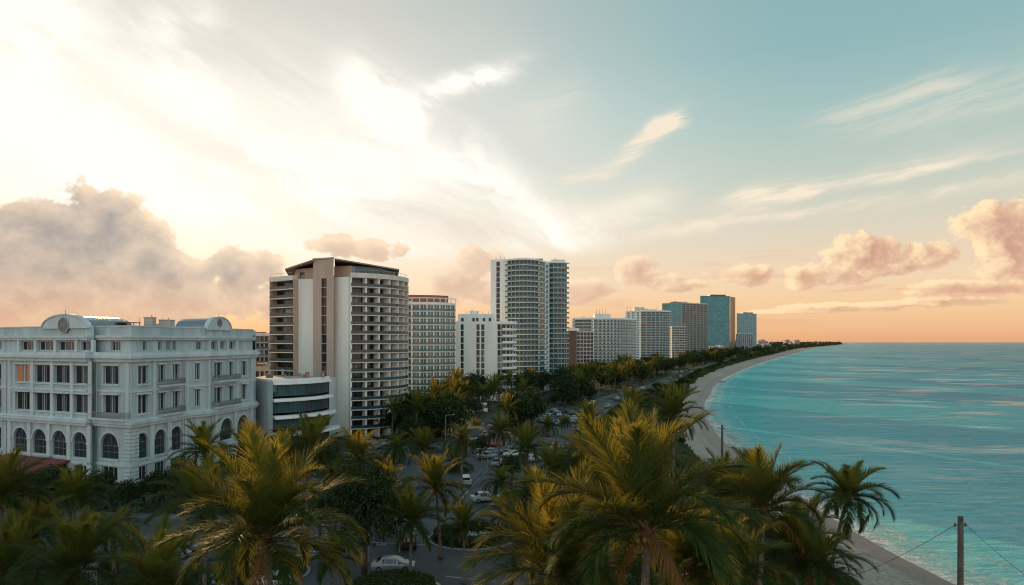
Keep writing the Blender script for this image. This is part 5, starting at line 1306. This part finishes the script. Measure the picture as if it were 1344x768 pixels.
def house_mesh(k):
    mb = MB(); w, d, h = ((9, 8, 6), (14, 9, 9), (8, 7, 5), (12, 12, 14))[k]; mb.box((0, 0, h / 2), (w, d, h))
    for i in range(int(w / 2.6)):
        for j in range(int(h / 3)):
            x = -w / 2 + 1.5 + i * 2.6; z = 1 + j * 3; mb.box((x, -d / 2 - .02, z + .7), (1.3, .1, 1.5), 0, 1)
    rb = MB()
    if k in (0, 2):
        p = [(-w / 2 - .4, -d / 2 - .4), (w / 2 + .4, -d / 2 - .4), (w / 2 + .4, d / 2 + .4), (-w / 2 - .4, d / 2 + .4)]
        for a, b, c in ((0, 1, 2), (2, 3, 2)):
            rb.face([(*p[a], h), (*p[b], h), (w * .25 if a == 0 else -w * .25, 0, h + 2.2), (-w * .25 if a == 0 else w * .25, 0, h + 2.2)])
        rb.face([(*p[1], h), (*p[2], h), (w * .25, 0, h + 2.2)]); rb.face([(*p[3], h), (*p[0], h), (-w * .25, 0, h + 2.2)])
    else: rb.box((0, 0, h + .25), (w + .6, d + .6, .5)); rb.box((w * .2, 0, h + 1.2), (w * .3, d * .4, 1.5))
    return mb.mesh('wall', [M['pinkish'], M['glass']]), rb.mesh('roof', [M['red_roof'] if k in (0, 2) else M['plaster_grey']])
HM = [house_mesh(k) for k in range(4)]
for k in range(70):
    y = 900 * math.exp(rr.random() * math.log(7000 / 900)); x = float(shore(y)) - float(beach_w(y)) * 1.3 - (20 + y * .24) * rr.random() ** 1.2 - 5
    if y < 1500 and abs(x - xb(y)) < 14: continue
    h = HM[rr.choice((0, 0, 1, 1, 2, 3))]; s = 1 + y / 4500
    th = thing('shore_house', (x, y, 0), 'tiny pale house among the woods of the far shore', 'house', 'houses along the far shore', rr.uniform(-.6, .6))
    for nm, me in zip(('wall', 'roof'), h): o = link(nm, me, th); o.scale = (s * 1.1, s * 1.1, s * 1.35)

# ------------------------------------------------------------------ cars
CARP = {n: mat('car_paint_' + n, c, .28, .3, spec=.6) for n, c in {'silver': (.26, .31, .33), 'white': (.46, .48, .48), 'dark': (.03, .035, .04), 'red': (.30, .05, .035), 'grey': (.16, .18, .2), 'blue': (.06, .12, .19)}.items()}
M['car_glass'] = mat('car_glass', (.012, .015, .018), .06, spec=.9)
M['tyre'] = mat('tyre_rubber', (.018, .018, .018), .85); M['rim'] = mat('wheel_rim', (.35, .36, .37), .35, .8)
M['headlamp'] = mat('headlamp_lens', (.6, .62, .62), .15); M['taillamp'] = mat('tail_lamp', (.35, .02, .015), .2); M['black'] = mat('black_trim', (.015, .015, .015), .6)
def car_meshes(kind):
    """loft of cross sections; nose towards +x"""
    if kind == 'sedan': S = [(-2.25, .38, .62, .80, .74, .70), (-2.18, .28, .66, .93, .82, .76), (-1.75, .20, .70, .99, .86, .74), (-1.15, .19, .72, 1.38, .88, .62), (-.75, .19, .74, 1.44, .89, .61), (.10, .19, .74, 1.45, .89, .61), (.45, .19, .74, 1.36, .89, .62), (1.05, .19, .72, .98, .88, .76), (1.75, .20, .68, .86, .85, .74), (2.12, .27, .60, .74, .80, .70), (2.25, .36, .52, .60, .70, .62)]
    else: S = [(-2.1, .40, .75, 1.05, .78, .68), (-2.02, .28, .82, 1.50, .86, .62), (-1.5, .22, .84, 1.64, .90, .64), (-.6, .22, .86, 1.68, .91, .65), (.25, .22, .86, 1.66, .91, .64), (.55, .22, .86, 1.52, .91, .64), (1.1, .22, .84, 1.08, .90, .76), (1.75, .23, .78, .98, .87, .76), (2.08, .30, .66, .82, .82, .70), (2.2, .40, .56, .64, .72, .62)]
    def ring(s):
        x, zb, zm, zt, w, wt = s; belt = zm + .12 if zt > zm + .3 else min(zm + .1, zt - .02)
        return [(x, -w * .92, zb), (x, -w, (zb + zm) / 2), (x, -w * .985, belt), (x, -wt, zt - .03), (x, -wt * .8, zt), (x, wt * .8, zt), (x, wt, zt - .03), (x, w * .985, belt), (x, w, (zb + zm) / 2), (x, w * .92, zb)]
    b = MB(); rings = [ring(s) for s in S]; n = 10
    for r in rings: b.v += r
    for i in range(len(rings) - 1):
        for k in range(n): k2 = (k + 1) % n; b.f.append((i * n + k, i * n + k2, (i + 1) * n + k2, (i + 1) * n + k)); b.m.append(0)
    b.f.append(tuple(range(n))); b.m.append(0); b.f.append(tuple((len(rings) - 1) * n + k for k in reversed(range(n)))); b.m.append(0)
    body = b.mesh('body', [CARP['silver']], smooth=True)
    try: body.set_sharp_from_angle(angle=R(38))
    except Exception: pass
    g = MB()
    def lerp(a, c, t): return tuple(a[i] + (c[i] - a[i]) * t for i in range(3))
    cab = [i for i, s in enumerate(S) if s[3] > s[2] + .45]; i0, i1 = cab[0], cab[-1]
    for i in range(i0, i1):                          # side glass, pulled out 8 mm
        for sg, (lo, hi) in ((-1, (2, 3)), (1, (7, 6))):
            a, c = rings[i], rings[i + 1]; q = [lerp(a[lo], a[hi], .12), lerp(c[lo], c[hi], .12), lerp(c[lo], c[hi], .88), lerp(a[lo], a[hi], .88)]
            if i == i0: q[0] = lerp(q[0], q[1], .25); q[3] = lerp(q[3], q[2], .25)
            q = [(x + (.035 if j in (0, 3) else -.035), y + sg * .012, z + .004) for j, (x, y, z) in enumerate(q)]; g.face(q)
    side = g
    ws, rw = MB(), MB()
    for (ia, ib) in ((i1, i1 + 1), (i0, i0 - 1)):
        a, c = rings[ia], rings[ib]; sg = 1 if ia == i1 else -1
        q = [lerp(a[3], c[3], .08), lerp(a[6], c[6], .08), lerp(a[6], c[6], .9), lerp(a[3], c[3], .9)]
        (ws if sg > 0 else rw).face([(x + sg * .012, y * .94, z + .035) for x, y, z in q])
    side = side.mesh('side_window', [M['car_glass']]); ws = ws.mesh('windshield', [M['car_glass']]); rw = rw.mesh('rear_window', [M['car_glass']])
    hl = MB(); tl = MB(); z = .66 if kind == 'sedan' else .74
    hl.box((0, 0, 0), (.22, .34, .13), .25); tl.box((0, 0, 0), (.10, .36, .16))
    tr = MB(); f_ = S[-1][0]; tr.box((f_ + .01, 0, .42), (.06, 1.1, .16)); tr.box((S[0][0] - .01, 0, .48), (.05, .5, .13)); tr.box((0, -.93, .25), (2.3, .03, .08)); tr.box((0, .93, .25), (2.3, .03, .08))
    wh = MB(); wh.tube([(0, -.11, 0), (0, -.09, 0), (0, .09, 0), (0, .11, 0)], [.29, .325, .325, .29], 20); rm = MB(); rm.tube([(0, -.122, 0), (0, .122, 0)], .2, 12)
    mi = MB(); mi.box((0, 0, 0), (.12, .2, .13))
    return dict(body=body, side=side, ws=ws, rw=rw, hl=hl.mesh('headlight', [M['headlamp']]), tl=tl.mesh('taillight', [M['taillamp']]), tr=tr.mesh('trim', [M['black']]), wh=wh.mesh('wheel', [M['tyre']], smooth=False), rm=rm.mesh('rim', [M['rim']]), mi=mi.mesh('mirror', [M['black']]), z=z, f=S[-2][0], r=S[0][0])
CM = {k: car_meshes(k) for k in ('sedan', 'hatch')}
def car(x, y, rz, kind, paint, label, group=None, name='parked_car'):
    c = CM[kind]; th = thing(name, (x, y, .05), label, 'car', group, rz)
    b = link('body', c['body'], th); b.material_slots[0].link = 'OBJECT'; b.material_slots[0].material = CARP[paint]
    link('side_window', c['side'], th); link('windshield', c['ws'], th); link('rear_window', c['rw'], th); link('trim', c['tr'], th)
    for s in (-1, 1):
        o = link('headlight', c['hl'], th, (c['f'] + .0, s * .56, c['z'] - .02), -s * .25); link('taillight', c['tl'], th, (c['r'] + .05, s * .56, c['z'] + .1)); link('mirror', c['mi'], th, (.72, s * .95, .98))
        for wx in (-1.38, 1.38): w = link('wheel', c['wh'], th, (wx, s * .80, .325)); link('rim', c['rm'], w)
    return th
def far_car_mesh(paint):
    me = bpy.data.meshes.new('car'); V, Fc, Mi, off = [], [], [], 0; c = CM['sedan']
    for m_, idx in ((c['body'], 0), (c['side'], 1), (c['ws'], 1), (c['rw'], 1), (c['tr'], 2)):
        V += [tuple(v.co) for v in m_.vertices]; Fc += [tuple(off + i for i in p.vertices) for p in m_.polygons]; Mi += [idx] * len(m_.polygons); off = len(V)
    for sx in (-1.38, 1.38):
        for sy in (-.8, .8):
            V += [(v.co.x + sx, v.co.y + sy, v.co.z + .325) for v in c['wh'].vertices]; Fc += [tuple(off + i for i in p.vertices) for p in c['wh'].polygons]; Mi += [2] * len(c['wh'].polygons); off = len(V)
    me.from_pydata(V, [], Fc)
    for m_ in (CARP[paint], M['car_glass'], M['black']): me.materials.append(m_)
    me.polygons.foreach_set('material_index', Mi); me.update(); return me
FC = {k: far_car_mesh(k) for k in CARP}
def gcar(px, py, *a, **k): x, y = G(px, py); return car(x, y, *a, **k)
gcar(516, 749, R(2), 'sedan', 'silver', 'silver sedan crossing the junction behind the hedge island', name='sedan')
gcar(355, 771, R(186), 'sedan', 'white', 'pale sedan partly hidden under the large golden palm at the bottom edge', name='sedan')
gcar(536, 717, R(100), 'hatch', 'dark', 'black hatchback waiting behind the slender trunked palm')
gcar(611, 636, R(98), 'hatch', 'white', 'white hatchback driving away on the left lane', name='hatchback')
gcar(637, 658, R(22), 'sedan', 'white', 'white saloon turning beside the small drooping palm', name='sedan')
for px, py, rz, p, lab in ((640, 602, 12, 'silver', 'silver car among the row left of the median'), (634, 595, 12, 'white', 'white car behind the silver one left of the median'), (646, 597, 12, 'grey', 'grey car next to the silver one left of the median'), (650, 586, 12, 'red', 'dark red car beside the dark palm behind the median palm'),
                           (676, 600, 30, 'white', 'white car under the left fronds of the golden median palm'), (700, 606, 40, 'silver', 'silver car right of the golden median palm trunk'),
                           (484, 583, 60, 'white', 'white car parked near the foot of the tan tower'), (492, 590, 60, 'grey', 'grey car parked near the foot of the tan tower'), (506, 585, 60, 'silver', 'silver car parked near the right foot of the tan tower'), (500, 604, 5, 'dark', 'black car parked beside the clipped tree'),
                           (638, 573, 80, 'silver', 'silver car far up the left lane'), (628, 583, 80, 'white', 'white car up the left lane before the dark trees')):
    gcar(px, py, R(rz), 'sedan', p, lab)
rr = random.Random(33)
k = 0
for row in range(6):
    for i in range(5):
        y = 204 + row * 6.0; x = 8 + (y - 200) * .19 + i * 3.0
        if rr.random() < .25: continue
        p = rr.choice(['white', 'white', 'silver', 'silver', 'grey', 'dark', 'blue', 'white'])
        o = link('parked_car', FC[p], None, (x, y, .05), R(95) + rr.uniform(-.06, .06)); tag(o, {'white': 'white', 'silver': 'silver', 'grey': 'grey', 'dark': 'black', 'blue': 'blue'}[p] + ' car among the packed rows in the open car park by the avenue', 'car', {'white': 'white', 'silver': 'silver', 'grey': 'grey', 'dark': 'black', 'blue': 'blue'}[p] + ' cars in the open car park')
for k in range(24):
    i = rr.randrange(next(i for i, p in enumerate(BLVD) if p[1] > 125), next(i for i, p in enumerate(BLVD) if p[1] > 700)); x, y = BLVD[i]; dx, dy = BLVD[i + 1][0] - x, BLVD[i + 1][1] - y; a = math.atan2(dy, dx); s = rr.choice((-4.0, -4.0, -1.6, 1.6, 4.0, 4.0))
    p = rr.choice(['white', 'white', 'silver', 'grey', 'dark'])
    x, y = x + s * dy / math.hypot(dx, dy), y - s * dx / math.hypot(dx, dy)
    if any((x - q[0]) ** 2 + (y - q[1]) ** 2 < 36 for q in placed[-60:]): continue
    placed.append((x, y, 1))
    o = link('avenue_car', FC[p], None, (x, y, .05), a + (math.pi if s < 0 else 0)); tag(o, {'white': 'white', 'silver': 'silver', 'grey': 'grey', 'dark': 'black'}[p] + ' car on the long curving avenue', 'car', {'white': 'white', 'silver': 'silver', 'grey': 'grey', 'dark': 'black'}[p] + ' cars on the avenue')
for k, (px, py) in enumerate([(238, 722), (222, 733), (175, 716)]):
    gcar(px, py, R(-8), 'sedan', ['grey', 'silver', 'dark'][k], ['grey car on the cross street beside the brush topped palm', 'silver car on the cross street behind the brush topped palm', 'black car on the cross street near the olive palm'][k])

# ------------------------------------------------------------------ street furniture, poles and wires
M['wood_pole'] = mat('wood_pole', (.13, .105, .09), .9, col2=(.07, .055, .045), vscale=2, bump=.6, bscale=10)
def lamp(x, y, h, label, arm=1.6, rz=0.0):
    th = thing('street_lamp', (x, y, .05), label, 'street lamp', None, rz); mb = MB(); mb.tube([(0, 0, 0), (0, 0, .4), (0, 0, .45), (0, 0, h)], [.12, .12, .07, .05], 8); link('pole', mb.mesh('pole', [M['metal']]), th)
    mb = MB(); mb.tube([(0, 0, h - .3), (arm * .5, 0, h), (arm, 0, h + .05)], .035, 6); a = link('arm', mb.mesh('arm', [M['metal']]), th)
    mb = MB(); mb.box((arm + .2, 0, h + .05), (.6, .22, .1)); mb.box((arm + .22, 0, h - .01), (.4, .16, .03)); link('lamp_head', mb.mesh('lamp_head', [M['metal']]), th)
for px, D, top, lab, rz in ((585, 142, 545, 'tall grey street lamp rising before the round fronted tower', 0), (524, 78, 696, 'thin street lamp behind the silver sedan', 0), (484, 74, 716, 'thin street lamp left of the silver sedan', 0), (640, 118, 590, 'street lamp at the left lane near the small drooping palm', 3.1)):
    x, y, z = P(px, top, D); lamp(x, y, z, lab, 1.4, rz)
def pole(x, y, h, label):
    th = thing('utility_pole', (x, y, -.2), label, 'utility pole'); mb = MB(); mb.tube([(0, 0, 0), (0, 0, h * .5), (.02, 0, h)], [.20, .175, .15], 10); mb.tube([(.02, 0, h), (.02, 0, h + .04)], [.15, .1], 10); link('pole', mb.mesh('pole', [M['wood_pole']], smooth=False), th)
    mb = MB()
    for s in (-1, 1): mb.tube([(s * .12, 0, h - .5), (s * .30, 0, h - .48)], .025, 6); mb.tube([(s * .30, 0, h - .56), (s * .30, 0, h - .42), (s * .30, 0, h - .34)], [.05, .065, .03], 7)
    link('insulator', mb.mesh('insulator', [M['rail']]), th); return th
pole(26.15, 40, 14.0, 'bare timber utility pole standing against the sea at the right')
pole(28.8, 94, 12.8, 'distant dark timber pole on the beach edge above the palms')
def wire(a, b, sag, label, r=.014):
    pts = [tuple(a[i] + (b[i] - a[i]) * t - (sag * 4 * t * (1 - t) if i == 2 else 0) for i in range(3)) for t in [k / 24 for k in range(25)]]
    mb = MB(); mb.tube(pts, r, 5); tag(link('overhead_wire', mb.mesh('overhead_wire', [M['black']])), label, 'wire')
wire((25.87, 40, 13.35), (19.5, 58, 3.2), 1.5, 'slack wire dropping from the timber pole toward the lone beach palm')
wire((26.45, 40, 13.35), (44, 43, 3.0), 1.2, 'thin wire sloping away from the timber pole over the water')
# pale pylon in front of the hotel garden
x, y, z = P(117, 681, 60); th = thing('lattice_pylon', (x, y, 0), 'thin pale lattice pylon standing behind the olive palm', 'pylon'); mb = MB()
for sx in (-.45, .45):
    for sy in (-.45, .45): mb.tube([(sx, sy, 0), (sx * .8, sy * .8, z)], .05, 5)
for k in range(int(z / .8)):
    zz = k * .8; s = .45 - .09 * zz / z
    for a, b in (((-s, -s), (s, -s)), ((s, -s), (s, s)), ((s, s), (-s, s)), ((-s, s), (-s, -s))): mb.tube([(*a, zz), (*b, zz + .8)], .03, 4); mb.tube([(*a, zz), (*b, zz)], .03, 4)
link('frame', mb.mesh('frame', [M['metal']]), th)
mb = MB(); mb.box((0, -.5, z - 1.4), (.7, .12, 2.2)); link('panel', mb.mesh('panel', [M['plaster_grey']]), th)
# small boat far along the shore and the swimmers' buoy line post
def boat(px, py, L, label):
    x, y = G(px, py); th = thing('small_boat', (x, y, -.6), label, 'boat', None, .2); mb = MB(); n = 10
    st = [(-1, .75, .0), (-.6, .95, 0), (0, 1, 0), (.5, .8, .05), (.85, .4, .15), (1, .02, .25)]
    for i in range(len(st) - 1):
        (a, w, r), (b, w2, r2) = st[i], st[i + 1]
        for s in (-1, 1):
            mb.face([(a * L / 2, s * w * L * .16, .5 + r), (b * L / 2, s * w2 * L * .16, .5 + r2), (b * L / 2, s * w2 * L * .08, -.1), (a * L / 2, s * w * L * .08, -.1)])
        mb.face([(a * L / 2, -w * L * .15, .35), (b * L / 2, -w2 * L * .15, .35), (b * L / 2, w2 * L * .15, .35), (a * L / 2, w * L * .15, .35)])
    mb.face([(-L / 2, -.75 * L * .16, .5), (-L / 2, .75 * L * .16, .5), (-L / 2, .75 * L * .08, -.1), (-L / 2, -.75 * L * .08, -.1)])
    link('hull', mb.mesh('hull', [M['tan_dark']]), th); mb = MB(); mb.box((-L * .1, 0, .8), (L * .25, L * .2, .7)); link('cabin', mb.mesh('cabin', [M['plaster_grey']]), th)
boat(948, 500.5, 5, 'small dark boat in the shallows beside the narrow bend of beach')
boat(1083, 457, 26, 'tiny boat lying off the far white beach')
